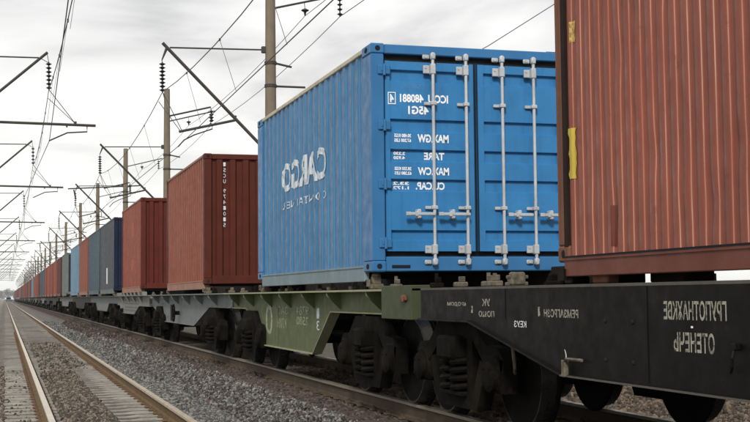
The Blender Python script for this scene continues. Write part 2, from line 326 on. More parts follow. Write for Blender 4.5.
def ground_mat():
    mt = bpy.data.materials.new('ballast ground'); mt.use_nodes = True; t = mt.node_tree; b = t.nodes['Principled BSDF']; L = t.links.new
    b.inputs['Roughness'].default_value = .95
    g = N(t, 'ShaderNodeNewGeometry'); sp = N(t, 'ShaderNodeSeparateXYZ'); L(g.outputs['Position'], sp.inputs[0])
    vo = N(t, 'ShaderNodeTexVoronoi'); L(g.outputs['Position'], vo.inputs['Vector']); vo.inputs['Scale'].default_value = 17
    hs = N(t, 'ShaderNodeSeparateColor'); L(vo.outputs['Color'], hs.inputs[0])
    n = N(t, 'ShaderNodeTexNoise'); L(g.outputs['Position'], n.inputs['Vector']); n.inputs['Scale'].default_value = 1.3; n.inputs['Detail'].default_value = 7
    wob = N(t, 'ShaderNodeMath', operation='MULTIPLY_ADD'); L(n.outputs['Fac'], wob.inputs[0]); wob.inputs[1].default_value = 1.0; L(sp.outputs['X'], wob.inputs[2])
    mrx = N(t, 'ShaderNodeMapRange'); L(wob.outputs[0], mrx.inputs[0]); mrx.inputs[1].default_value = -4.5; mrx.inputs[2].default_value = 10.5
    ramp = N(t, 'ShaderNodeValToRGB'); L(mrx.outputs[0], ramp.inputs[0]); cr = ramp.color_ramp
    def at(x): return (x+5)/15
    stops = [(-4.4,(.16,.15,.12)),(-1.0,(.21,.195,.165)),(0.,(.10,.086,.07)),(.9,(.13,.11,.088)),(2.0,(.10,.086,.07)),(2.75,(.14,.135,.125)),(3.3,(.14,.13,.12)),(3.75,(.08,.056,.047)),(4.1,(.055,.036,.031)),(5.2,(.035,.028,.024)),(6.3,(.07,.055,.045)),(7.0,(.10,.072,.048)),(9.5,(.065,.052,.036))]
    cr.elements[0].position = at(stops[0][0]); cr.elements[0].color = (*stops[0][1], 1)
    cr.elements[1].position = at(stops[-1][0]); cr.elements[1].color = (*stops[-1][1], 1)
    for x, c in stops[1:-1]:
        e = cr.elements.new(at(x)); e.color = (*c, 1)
    def mr(sock, a, b_, c, d):
        q = N(t, 'ShaderNodeMapRange'); L(sock, q.inputs[0]); q.inputs[1].default_value = a; q.inputs[2].default_value = b_; q.inputs[3].default_value = c; q.inputs[4].default_value = d; return q.outputs[0]
    def mul(a, b_):
        q = N(t, 'ShaderNodeMath', operation='MULTIPLY'); L(a, q.inputs[0]); L(b_, q.inputs[1]); return q.outputs[0]
    n3 = N(t, 'ShaderNodeTexNoise'); L(g.outputs['Position'], n3.inputs['Vector']); n3.inputs['Scale'].default_value = .55; n3.inputs['Detail'].default_value = 6
    dustf = mul(mul(mr(sp.outputs['Y'], 23, 31, 0, 1), mul(mr(sp.outputs['X'], -.2, .1, 0, 1), mr(sp.outputs['X'], 2.6, 2.9, 1, 0))), mr(n3.outputs['Fac'], .38, .56, .15, 1))
    dm = N(t, 'ShaderNodeMix', data_type='RGBA'); L(dustf, dm.inputs[0]); L(ramp.outputs[0], dm.inputs[6]); dm.inputs[7].default_value = (.185, .172, .148, 1)
    v1 = N(t, 'ShaderNodeMapRange'); L(hs.outputs[0], v1.inputs[0]); v1.inputs[3].default_value = .62; v1.inputs[4].default_value = 1.3
    n2 = N(t, 'ShaderNodeTexNoise'); L(g.outputs['Position'], n2.inputs['Vector']); n2.inputs['Scale'].default_value = .7; n2.inputs['Detail'].default_value = 8; n2.inputs['Roughness'].default_value = .65
    v2 = N(t, 'ShaderNodeMapRange'); L(n2.outputs['Fac'], v2.inputs[0]); v2.inputs[1].default_value = .3; v2.inputs[2].default_value = .7; v2.inputs[3].default_value = .72; v2.inputs[4].default_value = 1.25
    mm = N(t, 'ShaderNodeMath', operation='MULTIPLY'); L(v1.outputs[0], mm.inputs[0]); L(v2.outputs[0], mm.inputs[1])
    s = N(t, 'ShaderNodeVectorMath', operation='SCALE'); L(dm.outputs[2], s.inputs[0]); L(mm.outputs[0], s.inputs['Scale'])
    L(s.outputs[0], b.inputs['Base Color'])
    bp = N(t, 'ShaderNodeBump'); bp.inputs['Strength'].default_value = .8; bp.inputs['Distance'].default_value = .03; L(vo.outputs['Distance'], bp.inputs['Height']); bp.invert = True
    L(bp.outputs[0], b.inputs['Normal']); return mt
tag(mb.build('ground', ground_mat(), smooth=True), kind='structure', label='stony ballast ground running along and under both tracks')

def stone_mat(name, c1, c2, c3=None):
    mt = bpy.data.materials.new(name); mt.use_nodes = True; t = mt.node_tree; b = t.nodes['Principled BSDF']; L = t.links.new
    b.inputs['Roughness'].default_value = .9
    a = N(t, 'ShaderNodeAttribute'); a.attribute_name = 'tone'
    r = N(t, 'ShaderNodeValToRGB'); L(a.outputs['Fac'], r.inputs[0]); r.color_ramp.elements[0].color = (*c1, 1); r.color_ramp.elements[1].color = (*c2, 1)
    if c3: e = r.color_ramp.elements.new(.5); e.color = (*c3, 1)
    L(r.outputs[0], b.inputs['Base Color']); return mt
ICO_V = []; p = (1+5**.5)/2
for a, b_ in ((-1,p),(1,p),(-1,-p),(1,-p)): ICO_V.append((a, b_, 0))
for a, b_ in ((-1,p),(1,p),(-1,-p),(1,-p)): ICO_V.append((0, a, b_))
for a, b_ in ((p,-1),(p,1),(-p,-1),(-p,1)): ICO_V.append((a, 0, b_))
ICO_V = np.array(ICO_V)/math.sqrt(1+p*p)
ICO_F = np.array([(0,11,5),(0,5,1),(0,1,7),(0,7,10),(0,10,11),(1,5,9),(5,11,4),(11,10,2),(10,7,6),(7,1,8),(3,9,4),(3,4,2),(3,2,6),(3,6,8),(3,8,9),(4,9,5),(2,4,11),(6,2,10),(8,6,7),(9,8,1)])
def stones(name, zones, material, label):
    "zones: (x0,x1,y0,y1,density,size,extra_z function)"
    V = []; T = []
    for (x0, x1, y0, y1, dens, size, ex) in zones:
        n = int((x1-x0)*(y1-y0)*dens)
        X = rng.uniform(x0, x1, n); Y = rng.uniform(y0, y1, n)
        sz = size*np.clip(rng.lognormal(0, .3, n), .5, 1.7)*.5
        Z = np.array([ground_z(x) for x in X]) + sz*rng.uniform(.1, .75, n)
        if ex is not None: Z += np.array([ex(x, y) for x, y in zip(X, Y)])
        base = ICO_V[None]*rng.uniform(.72, 1.2, (n, 12, 1))
        base = base*(sz[:, None, None]*rng.uniform(.65, 1.25, (n, 1, 3)))
        a = rng.uniform(0, 6.28, n); c, s_ = np.cos(a), np.sin(a); tl = rng.uniform(-.8, .8, n); ct, st = np.cos(tl), np.sin(tl)
        bx = base[..., 0]*c[:, None]-base[..., 1]*s_[:, None]; by = base[..., 0]*s_[:, None]+base[..., 1]*c[:, None]; bz = base[..., 2]
        by, bz = by*ct[:, None]-bz*st[:, None], by*st[:, None]+bz*ct[:, None]
        V.append(np.stack([bx+X[:, None], by+Y[:, None], bz+Z[:, None]], -1)); T.append(rng.uniform(0, 1, n))
    V = np.concatenate(V); T = np.concatenate(T); n = len(V)
    me = bpy.data.meshes.new(name)
    me.vertices.add(n*12); me.vertices.foreach_set('co', V.reshape(-1).astype(np.float32))
    Fc = (ICO_F[None]+(np.arange(n)*12)[:, None, None]).reshape(-1)
    me.loops.add(n*60); me.loops.foreach_set('vertex_index', Fc.astype(np.int32))
    me.polygons.add(n*20); me.polygons.foreach_set('loop_start', (np.arange(n*20)*3).astype(np.int32))
    me.polygons.foreach_set('loop_total', np.full(n*20, 3, np.int32))
    me.update(calc_edges=True); me.validate()
    at = me.attributes.new('tone', 'FLOAT', 'POINT'); at.data.foreach_set('value', np.repeat(T, 12).astype(np.float32))
    me.materials.append(material)
    o = link(name, me); tag(o, label, kind='stuff'); return o
def heap(x, y):
    return .04*math.exp(-((x-1.12)/.35)**2)*(1 if y < 30 else .6)
stones('grey_gravel', [(2.3,3.75,8.5,18,1250,.034,None),(2.3,3.72,18,32,640,.041,None),(2.3,3.6,32,52,150,.062,None),(2.3,3.3,52,90,50,.085,None)],
       stone_mat('grey granite stone', (.04,.039,.036), (.235,.23,.215), (.10,.097,.09)), 'loose grey crushed granite between the two tracks')
stones('brown_gravel', [(3.72,4.18,8.5,24,1100,.038,None),(3.05,3.75,8.5,24,210,.036,lambda x, y: .012),(3.6,4.15,24,42,330,.055,None),(2.9,3.6,24,42,90,.055,None),(3.3,4.1,42,80,60,.08,None)],
       stone_mat('rust brown stone', (.02,.014,.012), (.115,.083,.07), (.045,.032,.027)), 'rust stained brown gravel on the shoulder of the train track')
stones('track_gravel', [(.76,1.46,9,25,850,.038,heap),(.76,1.5,25,29,260,.042,heap),(.8,1.9,30,48,45,.05,lambda x, y: .02),(-.9,.0,15,32,420,.042,None),(.0,.42,14,30,60,.035,None),(2.72,3.1,14,22,60,.04,None)],
       stone_mat('dusty tan stone', (.035,.027,.02), (.22,.18,.14), (.08,.064,.048)), 'dusty brown and tan stones heaped between the rails of the empty track')
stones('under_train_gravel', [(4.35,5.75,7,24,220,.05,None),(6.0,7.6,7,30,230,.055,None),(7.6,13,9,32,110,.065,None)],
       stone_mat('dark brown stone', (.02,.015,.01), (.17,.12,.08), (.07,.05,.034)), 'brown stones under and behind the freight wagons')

# ------------------------------------------------------------------ tracks
def rail_mesh(y0, y1, zt, head='rail_head', web='rail_web'):
    h = [( .0375,0),( .0375,-.03),(.012,-.045),(.009,-.14),(.022,-.158),(.075,-.168),(.075,-.18)]
    prof = [(-a, b) for a, b in h]+[(a, b) for a, b in reversed(h)]
    ys = [y0, 12, 20, 35, 60, 100, 200, y1]
    mb = MB(); n = len(prof)
    for y in ys:
        for x, z in prof: mb.v.append((x, y, zt+z))
    for j in range(len(ys)-1):
        for k in range(n):
            k2 = (k+1) % n; mb.f.append((j*n+k, j*n+k2, (j+1)*n+k2, (j+1)*n+k))
            mb.m.append(1 if k == n-1 or k == 0 or k == n-2 else 0)
    mb.f += [tuple(range(n)), tuple((len(ys)-1)*n+k for k in range(n))]; mb.m += [0, 0]
    return mb.mesh('rail', [M[web], M[head]])
def track(xc, zt, y0, y1, step, first, count, label, smat, clips=True, head='rail_head', web='rail_web'):
    t = empty('railway_track', (xc, 0, zt)); tag(t, label, 'railway track')
    me = rail_mesh(y0, y1, 0, head, web)
    for s in (-1, 1): link('rail', me, t, (s*.7975, 0, 0))
    sb = MB()
    for a, b, z0, z1 in ((-1.35, -.45, -.185, -.185), (-.45, .45, -.185, -.215), (.45, 1.35, -.215, -.185)): pass
    xs = [(-1.35, -.20), (-1.33, -.186), (-.45, -.186), (-.3, -.205), (.3, -.205), (.45, -.186), (1.33, -.186), (1.35, -.20)]
    for x, z in xs: sb.v += [(x, -.135, -.34), (x, -.085, z), (x, .085, z), (x, .135, -.34)]
    for j in range(len(xs)-1):
        for k in range(3): sb.f.append((j*4+k, j*4+k+1, j*4+k+5, j*4+k+4)); sb.m.append(0)
    sb.f += [(0,1,2,3), tuple(4*len(xs)-4+k for k in range(4))]; sb.m += [0, 0]
    sme = sb.mesh('sleeper', smat)
    for k in range(count):
        o = link('sleeper', sme, t, (random.uniform(-.015,.015), first+k*step+random.uniform(-.012,.012), random.uniform(-.006,.004)))
        o.rotation_euler = (0, 0, random.uniform(-.008, .008))
    far = MB(); y = first+count*step
    while y < 420:
        far.box((-1.35, y-.11, -.34), (1.35, y+.11, -.19)); y += step
    tag(far.build('far_sleepers', smat, t), kind='stuff')
    if clips:
        cb = MB()
        for k in range(int(60/step)):
            y = first+k*step
            for s in (-1, 1):
                for q in (-1, 1):
                    x = s*.7975+q*.098
                    cb.bbox((x-.04, y-.045, -.188), (x+.035, y+.045, -.155), .012)
                    cb.tube((x, y, -.16), (x, y, -.125), .014, n=6)
                    cb.box((x-.03*q, y-.03, -.17), (x+.0, y+.03, -.135))
        tag(cb.build('rail_fastenings', M['clip'] if head == 'rail_head' else M['rail_web_dark'], t), kind='stuff')
    return t
NT = track(1.352, 0, 2, 700, .545, 3.2, 290, 'empty railway track with polished rails and grey concrete sleepers at the left', M['sleeper'])
NT_joint = MB()
for s in (-1, 1):
    NT_joint.bbox((.7975*s-.028, 13.1, -.13), (.7975*s-.010, 13.9, -.05), .005)
NT_joint.build('fish_plate', M['rail_web'], NT)
TRZ = .29
TXC = D+1.225
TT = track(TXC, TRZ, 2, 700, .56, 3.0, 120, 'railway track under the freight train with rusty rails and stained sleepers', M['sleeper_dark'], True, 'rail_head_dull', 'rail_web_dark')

# ------------------------------------------------------------------ containers
W = 2.45; ZB = 1.61; ZE = 1.712; ZT = 4.232       # rail bottom, end frame bottom, top
def profile(y, pitch, depth):
    "depth inwards of the folded sheet at distance y"
    t = (y/pitch) % 1
    if t < .34: return 0
    if t < .5: q = (t-.34)/.16; return depth*q*q*(3-2*q)
    if t < .84: return depth
    q = 1-(t-.84)/.16; return depth*q*q*(3-2*q)
def breaks(y0, y1, pitch):
    out = []; k = math.floor(y0/pitch)-1
    while k*pitch < y1:
        for t in ((0, .34, .373, .405, .437, .468, .5, .84, .873, .905, .937, .968) if pitch < .5 else (0, .34, .5, .84)):
            y = (k+t)*pitch
            if y0+1e-4 < y < y1-1e-4: out.append(y)
        k += 1
    return out
def fold_panel(L0, L1, z0, z1, pitch, depth, x0, sgn, vdiv=1, dent=None, worn=False):  # worn: slope faces take the fold material with its painted highlight
    ys = [L0]+breaks(L0, L1, pitch)+[L1]; zs = [z0+(z1-z0)*k/vdiv for k in range(vdiv+1)]
    mb = MB()
    for z in zs:
        for y in ys:
            x = x0+sgn*profile(y, pitch, depth)
            yy = y
            if dent:
                a, b = dent(y, z); x += a; yy += b
            mb.v.append((x, yy, z))
    n = len(ys)
    for j in range(vdiv):
        for i in range(n-1):
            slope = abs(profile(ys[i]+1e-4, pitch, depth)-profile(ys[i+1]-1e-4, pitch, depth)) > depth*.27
            mb.f.append((j*n+i, j*n+i+1, (j+1)*n+i+1, (j+1)*n+i)); mb.m.append(1 if slope and worn else 0)  # worn: slopes take the fold material with its painted highlight
    return mb
def end_fold(y0, sgn, x0, x1, z0, z1, pitch, depth):
    xs = [x0]+breaks(x0, x1, pitch)+[x1]; mb = MB()
    for z in (z0, z1):
        for x in xs: mb.v.append((x, y0+sgn*profile(x, pitch, depth), z))
    n = len(xs)
    for i in range(n-1): mb.f.append((i, i+1, n+i+1, n+i)); mb.m.append(0)
    return mb
def container(yn, L, side, end, post=None, toprail=None, botrail=None, style='fold', pitch=.29, depth=.024, pw=.16, label='', group='shipping containers riding on the freight train', castlen=None, vdiv=1, dent=None, far=False, zt=ZT, railh=.13, cast=None, fold=None, lip=.075):
    root = empty('shipping_container', (D, yn, ZB)); tag(root, label, 'shipping container', group)
    post = post or side; toprail = toprail or side; botrail = botrail or side; cast = cast or post
    zb = 0; ze = ZE-ZB; zt = zt-ZB; cl = castlen or max(.178, pw*.95)
    mats_side = side
    p0 = ze+lip; p1 = zt-.055
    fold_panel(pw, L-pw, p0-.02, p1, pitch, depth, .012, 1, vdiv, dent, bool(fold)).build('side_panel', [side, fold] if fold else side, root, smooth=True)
    fold_panel(pw, L-pw, p0, p1, .29, depth, W-.012, -1).build('side_panel', side, root)
    MB().box((.03, .03, zt-.05), (W-.03, L-.03, zt-.035)).build('roof_panel', side, root)
    MB().box((.04, .04, ze+.02), (W-.04, L-.04, ze+.10)).build('floor', M['wood'], root)
    for x0 in (0, W-.06):
        MB().bbox((x0, cl, zt-.062), (x0+.06, L-cl, zt-.006), .008).build('top_side_rail', toprail, root)
        a = MB(); a.bbox((x0-.002, pw*.9, zb), (x0+.055, L-pw*.9, p0), .006)
        a.box((x0-.010, pw, p0-.022), (x0+.06, L-pw, p0-.003)) ; a.build('bottom_side_rail', botrail, root)
    for y0, y1 in ((0, pw), (L-pw, L)):
        for x0 in (0, W-.15):
            MB().bbox((x0, y0, ze+.118), (x0+.15, y1, zt-.118), .01).build('corner_post', post, root)
    for k, y0 in enumerate((0, L-cl)):
        for x0 in (-.004, W-.162+.004):
            for z0 in (ze, zt-.118):
                c = MB(); c.bbox((x0, y0-(.005 if k == 0 else 0), z0), (x0+.162, y0+cl+(.005 if k else 0), z0+.118), .014)
                if not far:
                    yf = y0-.006 if k == 0 else y0+cl+.006
                    c.lathe((x0+.081, yf, z0+.06), (0, -1 if k == 0 else 1, 0), [(-.01,.030),(.0015,.030)], 12, 1)
                    xs_ = -1 if x0 < 1 else 1; xf = x0-.001 if x0 < 1 else x0+.163
                    n0 = len(c.v); c.lathe((xf, y0+cl*.5, z0+.06), (xs_, 0, 0), [(-.01,.030),(.0015,.030)], 12, 1)
                    for i in range(n0, len(c.v)):
                        v = c.v[i]; c.v[i] = (v[0], y0+cl*.5+(v[1]-y0-cl*.5)*(cl/.178)*.9, v[2])
                c.build('corner_casting', [cast, M['hole']], root)
    for k, (ya, yb) in enumerate(((0.0, .09), (L-.09, L))):
        s = 1 if k == 0 else -1
        MB().bbox((.158, ya+.004, zt-.115), (W-.158, yb-.004, zt-.008), .01).build('end_header', post, root)
        MB().bbox((.158, ya+.004, ze+.004), (W-.158, yb-.004, ze+.165), .01).build('end_sill', post, root)
        yo = ya if k == 0 else yb
        if style != 'door' or k == 1:
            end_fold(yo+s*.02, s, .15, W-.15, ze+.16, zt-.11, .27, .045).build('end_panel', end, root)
    return root
def simple_doors(root, L, mt, bars=True):
    "double doors for the mid-distance containers"
    ze = ZE-ZB; zt = 4.42-ZB
    for x0, x1 in ((.155, W/2-.008), (W/2+.008, W-.155)):
        d = MB().bbox((x0, .012, ze+.17), (x1, .05, zt-.12), .01).build('door', mt, root)
        if bars:
            for fx in (.3, .75):
                x = x0+(x1-x0)*fx
                b = MB(); b.tube((x, -.02, ze+.12), (x, -.02, zt-.1), .017, n=6)
                for z in (ze+.2, ze+.9, zt-.7, zt-.16): b.box((x-.05, -.03, z), (x+.05, .012, z+.05))
                b.build('locking_bar', M['galv_dark'], d)

# --- near red-brown container (right)
def dent_near(y, z):
    y0 = y; a = .0012*math.sin(3.1*z+1.1*y)+.002*math.sin(2*y+.6*z)
    b = .0004*math.sin(37*z+40*y)
    for (cy, cz, r, amp) in DENTS:
        # y measured from the near end of the container
        d2 = ((y-cy)/r)**2+((z-cz)/(r*2.0))**2
        a += .55*amp*math.exp(-d2)
    return a, b
YR = 2.22; LR = 6.06
DENTS = [(7.35-YR, 3.05-ZB, .09, .022), (7.43-YR, 2.05-ZB, .06, .02), (6.55-YR, 2.1-ZB, .08, -.018), (6.9-YR, 2.35-ZB, .07, .02),
         (7.75-YR, 2.05-ZB, .08, -.012), (6.25-YR, 2.0-ZB, .07, .022), (5.95-YR, 2.3-ZB, .06, .018), (7.1-YR, 3.3-ZB, .05, .018), (7.1-YR, 2.75-ZB, .05, -.014), (6.75-YR, 3.35-ZB, .06, .014)]
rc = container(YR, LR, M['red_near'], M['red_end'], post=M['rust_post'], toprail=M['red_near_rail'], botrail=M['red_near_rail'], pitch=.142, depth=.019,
               vdiv=90, dent=dent_near, pw=.11, lip=.035, fold=M['red_fold_highlight'], label='faded red-brown corrugated container on the black wagon, nearest, cut off by the right edge')
MB().box((-.013, .12, ZE-ZB+.035-.004), (.02, LR-.12, ZE-ZB+.035+.008)).build('lip_shadow', M['hole'], rc)  # black strip painting the lip's shadow at the foot of the panel
MB().box((-.002, LR-.11-.055, ZE-ZB+.08), (.02, LR-.108, ZT-ZB-.06)).build('post_recess_shade', mat('black recess shade', (.018,.010,.008), rough=.9), rc)  # black strip painting the shade of the recess beside the post
rc.location.z -= .033
# yellow paint patches at the far end post
pm = MB(); 
def drape(mb, y0, y1, z0, z1, n=6, off=-.006):
    ys = sorted(set([y0, y1]+[b for b in breaks(y0, y1, .142)])); zs = [z0+(z1-z0)*k/n for k in range(n+1)]
    b = len(mb.v)
    for j, z in enumerate(zs):
        for i, y in enumerate(ys):
            jit = random.uniform(-.02, .012) if i in (0, len(ys)-1) else 0
            a_, b2 = dent_near(y, z)
            mb.v.append((.012+profile(y, .142, .019)+a_+off, y+b2+jit, z))
    w = len(ys)
    for j in range(n):
        for i in range(w-1): mb.f.append((b+j*w+i, b+j*w+i+1, b+(j+1)*w+i+1, b+(j+1)*w+i)); mb.m.append(0)
    return mb
drape(MB(), 8.01-YR, 8.085-YR, 2.30-ZB, 2.66-ZB, 10).build('yellow_marking', M['yellow'], rc)['label'] = 'torn yellow paint patch low on the corner of the container side'
drape(MB(), 7.985-YR, 8.045-YR, 3.27-ZB, 3.42-ZB, 4).build('yellow_marking', paint_mat('rubbed yellow paint', (.62,.45,.12), .5, 30, .8), rc)['label'] = 'small rubbed yellow mark high on the container side'
M['scrape'] = mat('darker primer patch', (.13,.035,.022), rough=.5)
drape(MB(), 7.42-YR, 7.475-YR, 1.80-ZB, 2.07-ZB, 3, -.004).build('bare_patch', M['scrape'], rc)

# --- blue container
YB_, LB = 13.04, 6.42
bc = container(YB_, LB, M['blue_side'], M['blue_door'], post=M['blue_post'], toprail=M['cream_rail'], botrail=M['grey_rail'], fold=M['blue_fold_highlight'], style='door', pitch=.29, depth=.017, pw=.36, castlen=.36,
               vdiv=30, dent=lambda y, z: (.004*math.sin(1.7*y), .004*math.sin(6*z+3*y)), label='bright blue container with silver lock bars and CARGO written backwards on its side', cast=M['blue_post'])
ze = ZE-ZB; zt = ZT-ZB
def Z(px): return (271.7-px)/(271.7-42)*(zt-ze)+ze          # image row on the end frame -> local height
# dark reveal round the doors
g = MB(); g.box((.156, .075, ze+.15), (W-.156, .085, zt-.10)); g.build('door_gasket', M['rubber'], bc)
recess = [(80.5, 68), (131, 118), (161.5, 148.5), (191.5, 178.5), (241, 230)]
for di, (x0, x1) in enumerate(((.163, W/2-.012), (W/2+.012, W-.163))):
    zb_, zt_ = Z(251.2), Z(59.5); lx, rx = (x0+.055, x1-.075) if di == 0 else (x0+.085, x1-.055)
    mb = MB()
    # frame columns
    mb.box((x0, .01, zb_), (lx, .045, zt_)); mb.box((rx, .01, zb_), (x1, .045, zt_))
    # profile down the middle : list of (z, y)
    pr = [(zt_, .018)]
    for lo, hi in recess:
        zl, zh = Z(lo), Z(hi); pr += [(zh, .018), (zh-.016, .056), (zl+.018, .056), (zl, .018)]
    pr += [(zb_, .018)]
    b = len(mb.v)
    for z, y in pr: mb.v += [(lx, y, z), (rx, y, z)]
    for k in range(len(pr)-1): mb.f.append((b+2*k, b+2*k+1, b+2*k+3, b+2*k+2)); mb.m.append(0)
    # end caps of the recesses
    for k in range(5):
        i = b+2*(1+4*k)
        mb.f += [(i, i+2, i+4, i+6), (i+1, i+3, i+5, i+7)]; mb.m += [0, 0]
    mb.box((lx, .057, zb_), (rx, .072, zt_))
    door = mb.build('door', M['blue_door'], bc)
    # vertical edge strip
    e = MB(); xe = x1-.012 if di == 0 else x0+.0
    e.box((xe, .002, zb_), (xe+.012, .012, zt_)); e.build('door_edge', M['rubber'], door)
    bars = (.705, 1.095) if di == 0 else (1.53, 1.915)
    for bi, x in enumerate(bars):
        lb = MB(); yb = -.042
        lb.tube((x, yb, Z(263)), (x, yb, Z(50)), .0185, n=12)
        ob = lb.build('locking_bar', M['galv'], door, smooth=True)
        k = MB()
        for zz in (54, 262):       # cam ends in keepers on the frame
            z = Z(zz); k.bbox((x-.029, yb-.03, z-.040), (x+.029, yb+.03, z+.040), .014)
            k.bbox((x-.11, -.02, z-.028), (x-.03, .006, z+.022), .008)
            k.tube((x-.075, -.03, z), (x-.075, .0, z), .02, n=8)
            k.build('cam_keeper', M['galv'], bc, smooth=True); k = MB()
        for zz, hh in ((67, .055), (249.5, .05)):
            z = Z(zz); k.bbox((x-.10, -.012, z-hh*.85), (x-.028, .016, z+hh*.85), .006); k.bbox((x-.030, yb-.024, z-hh*1.1), (x+.030, .01, z+hh*1.1), .01)
            k.tube((x-.075, -.02, z+.02), (x-.075, -.01, z+.02), .012, n=6); k.build('bar_bracket', M['galv'], door); k = MB()
        for zz in (102, 207.5):
            z = Z(zz); k.bbox((x-.095, -.016, z-.018), (x+.055, .012, z+.018), .006); k.bbox((x-.034, yb-.027, z-.022), (x+.034, .01, z+.022), .008); k.build('bar_bracket', M['galv'], door); k = MB()
    # handles, at about chest height
    hx = ((.36, .70), (.74, 1.115)) if di == 0 else ((1.565, 1.87), (1.95, 2.26))
    for (a, c) in hx:
        h = MB(); z = Z(214.2); h.bbox((a, yb-.05, z-.017), (c, yb-.026, z+.017), .006)
        h.bbox((a, yb-.055, z-.021), (a+.06, yb-.022, z+.021), .006)
        mid = a+(c-a)*.45
        h.bbox((mid-.022, yb-.058, z-.052), (mid+.022, .012, z+.052), .01); h.bbox((mid-.045, yb-.062, z-.03), (mid-.005, yb-.02, z+.03), .008)
        h.tube((mid, yb-.07, z), (mid, yb-.055, z), .014, n=8)
        h.build('door_handle', M['galv'], door)
for xh, s in ((.02, 1), (W-.02, -1)):
    for zz in (69, 125, 184, 243):
        z = Z(zz); h = MB(); h.bbox((xh+s*.055, -.022, z-.055), (xh+s*.20, .008, z+.05), .01); h.tube((xh+s*.125, -.026, z-.065), (xh+s*.125, -.026, z+.06), .017, n=8)
        h.bbox((xh+s*.09, -.03, z-.02), (xh+s*.11, .0, z+.03), .004)
        h.build('door_hinge', M['blue_post'], bc)
MB().bbox((.22, -.004, Z(268)), (.43, .006, Z(265)), .002).build('sill_slot', M['hole'], bc)
# lettering on the doors (printed reversed, as the photograph has it)
def dl(s, x0, x1, y_lo, y_hi, mt=M['p_white'], bold=.036, mirror=True):
    z0, z1 = Z(y_lo), Z(y_hi); yy = .0145
    return lettering(s, (x0, yy, z0), (x1-x0, 0, 0), (0, 0, z1-z0), mt, bc, mirror, bold)
dl('4', .215, .265, 101.5, 93); 
fr = MB()
for a, b in (((.195,.0095,Z(103.5)),(.285,.015,Z(102.6))), ((.195,.0095,Z(92)),(.285,.015,Z(91.2))), ((.195,.0095,Z(102.6)),(.203,.015,Z(92))), ((.277,.0095,Z(102.6)),(.285,.015,Z(92)))): fr.box(a, b)
fr.build('number_box', M['p_white'], bc)
dl('ICOU  480881', .335, .90, 101, 92.5)
dl('45G1', .43, .67, 113, 104.5)
for (lab, a, c, r0, r1, n1, n2, nx0, nx1) in (
        ('MAX.GW', .535, .90, 141.5, 133, '30.480 KGS', '67.200 LBS', .265, .46),
        ('TARE', .62, .86, 158.6, 151.0, '2.230', '4.920', .265, .40),
        ('MAX.CW', .535, .90, 174.5, 166.5, '28.250 KGS', '62.280 LBS', .265, .46),
        ('CU.CAP.', .52, .86, 189, 181.2, '33.2', '1.172', .255, .44)):
    deep = lab in ('TARE', 'CU.CAP.')
    for s_, xa, xb, ya, yb2 in ((lab, a, c, r0, r1), (n1, nx0, nx1, (r0+r1)/2-.6, r1), (n2, nx0, nx1, r0, (r0+r1)/2+.6)):
        o = dl(s_, xa, xb, ya, yb2)
        if deep: o.location.y = .0385
dl('COIUNN', .38, .62, 87, 82, M['p_ghost']); dl('01ON', .42, .63, 116, 112, M['p_ghost'])
# lettering on the folded side
def side_cuts(y0, y1): return breaks(y0, y1, .29)
def blue_disp(y): return profile(y, .29, .017)-.008+.004*math.sin(1.7*y)
def sl(s, ya, yb, z0n, z1n, z0f, z1f, mt, bold):
    "ya near (right), yb far (left); letters sheared a little by their corners"
    A = Vector((.012, yb, z0f)); return lettering(s, A, (0, ya-yb, z0n-z0f), (0, 0, ((z1n-z0n)+(z1f-z0f))/2), mt, bc, True, bold, 'lettering', side_cuts(ya, yb), blue_disp)
sl('CARGO', 15.08-YB_, 17.72-YB_, 2.93-ZB, 3.33-ZB, 2.94-ZB, 3.37-ZB, M['p_white_worn'], .035)
sl('C O N T A I N E R', 15.08-YB_, 17.68-YB_, 2.68-ZB, 2.77-ZB, 2.70-ZB, 2.81-ZB, M['p_white_worn'], .0)

# --- two red containers behind it
def vertical_letters(root, s, x, ztop, step, h, w, mt, y=-.002):
    z = ztop
    for ch in s:
        if ch != ' ':
            lettering(ch, (x, y, z-h), (w, 0, 0), (0, 0, h), mt, root, True, .0)
            z -= step
        else: z -= step*.7
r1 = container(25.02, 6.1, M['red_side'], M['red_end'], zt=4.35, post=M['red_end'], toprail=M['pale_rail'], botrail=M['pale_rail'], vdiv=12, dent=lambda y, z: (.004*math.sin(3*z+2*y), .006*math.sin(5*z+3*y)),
               label='faded orange red container with dark end and vertical white code, just behind the blue one')
vertical_letters(r1, 'ISCU 974101', .385, 4.17-ZB, .115, .078, .05, M['p_white_worn'], .0)
vertical_letters(r1, '5', .385, 2.94-ZB, .12, .078, .05, M['p_white_worn'], .0)
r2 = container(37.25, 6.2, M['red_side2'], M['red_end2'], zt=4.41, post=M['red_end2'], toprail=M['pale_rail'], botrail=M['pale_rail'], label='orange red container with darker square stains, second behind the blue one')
vertical_letters(r2, 'FSCU 860191 4', .80, 4.17-ZB, .125, .082, .055, M['p_white_worn'], .0)
M['stain'] = mat('darker repainted patch', (.30,.085,.06), rough=.6)
for (a, b, c, d) in ((2.1, 3.1, 1.75, 2.2), (2.3, 3.0, .7, 1.05)):
    lettering_patch = fold_panel(a, b, c, d, .29, .024, .008, 1); lettering_patch.build('repainted_patch', M['stain'], r2)

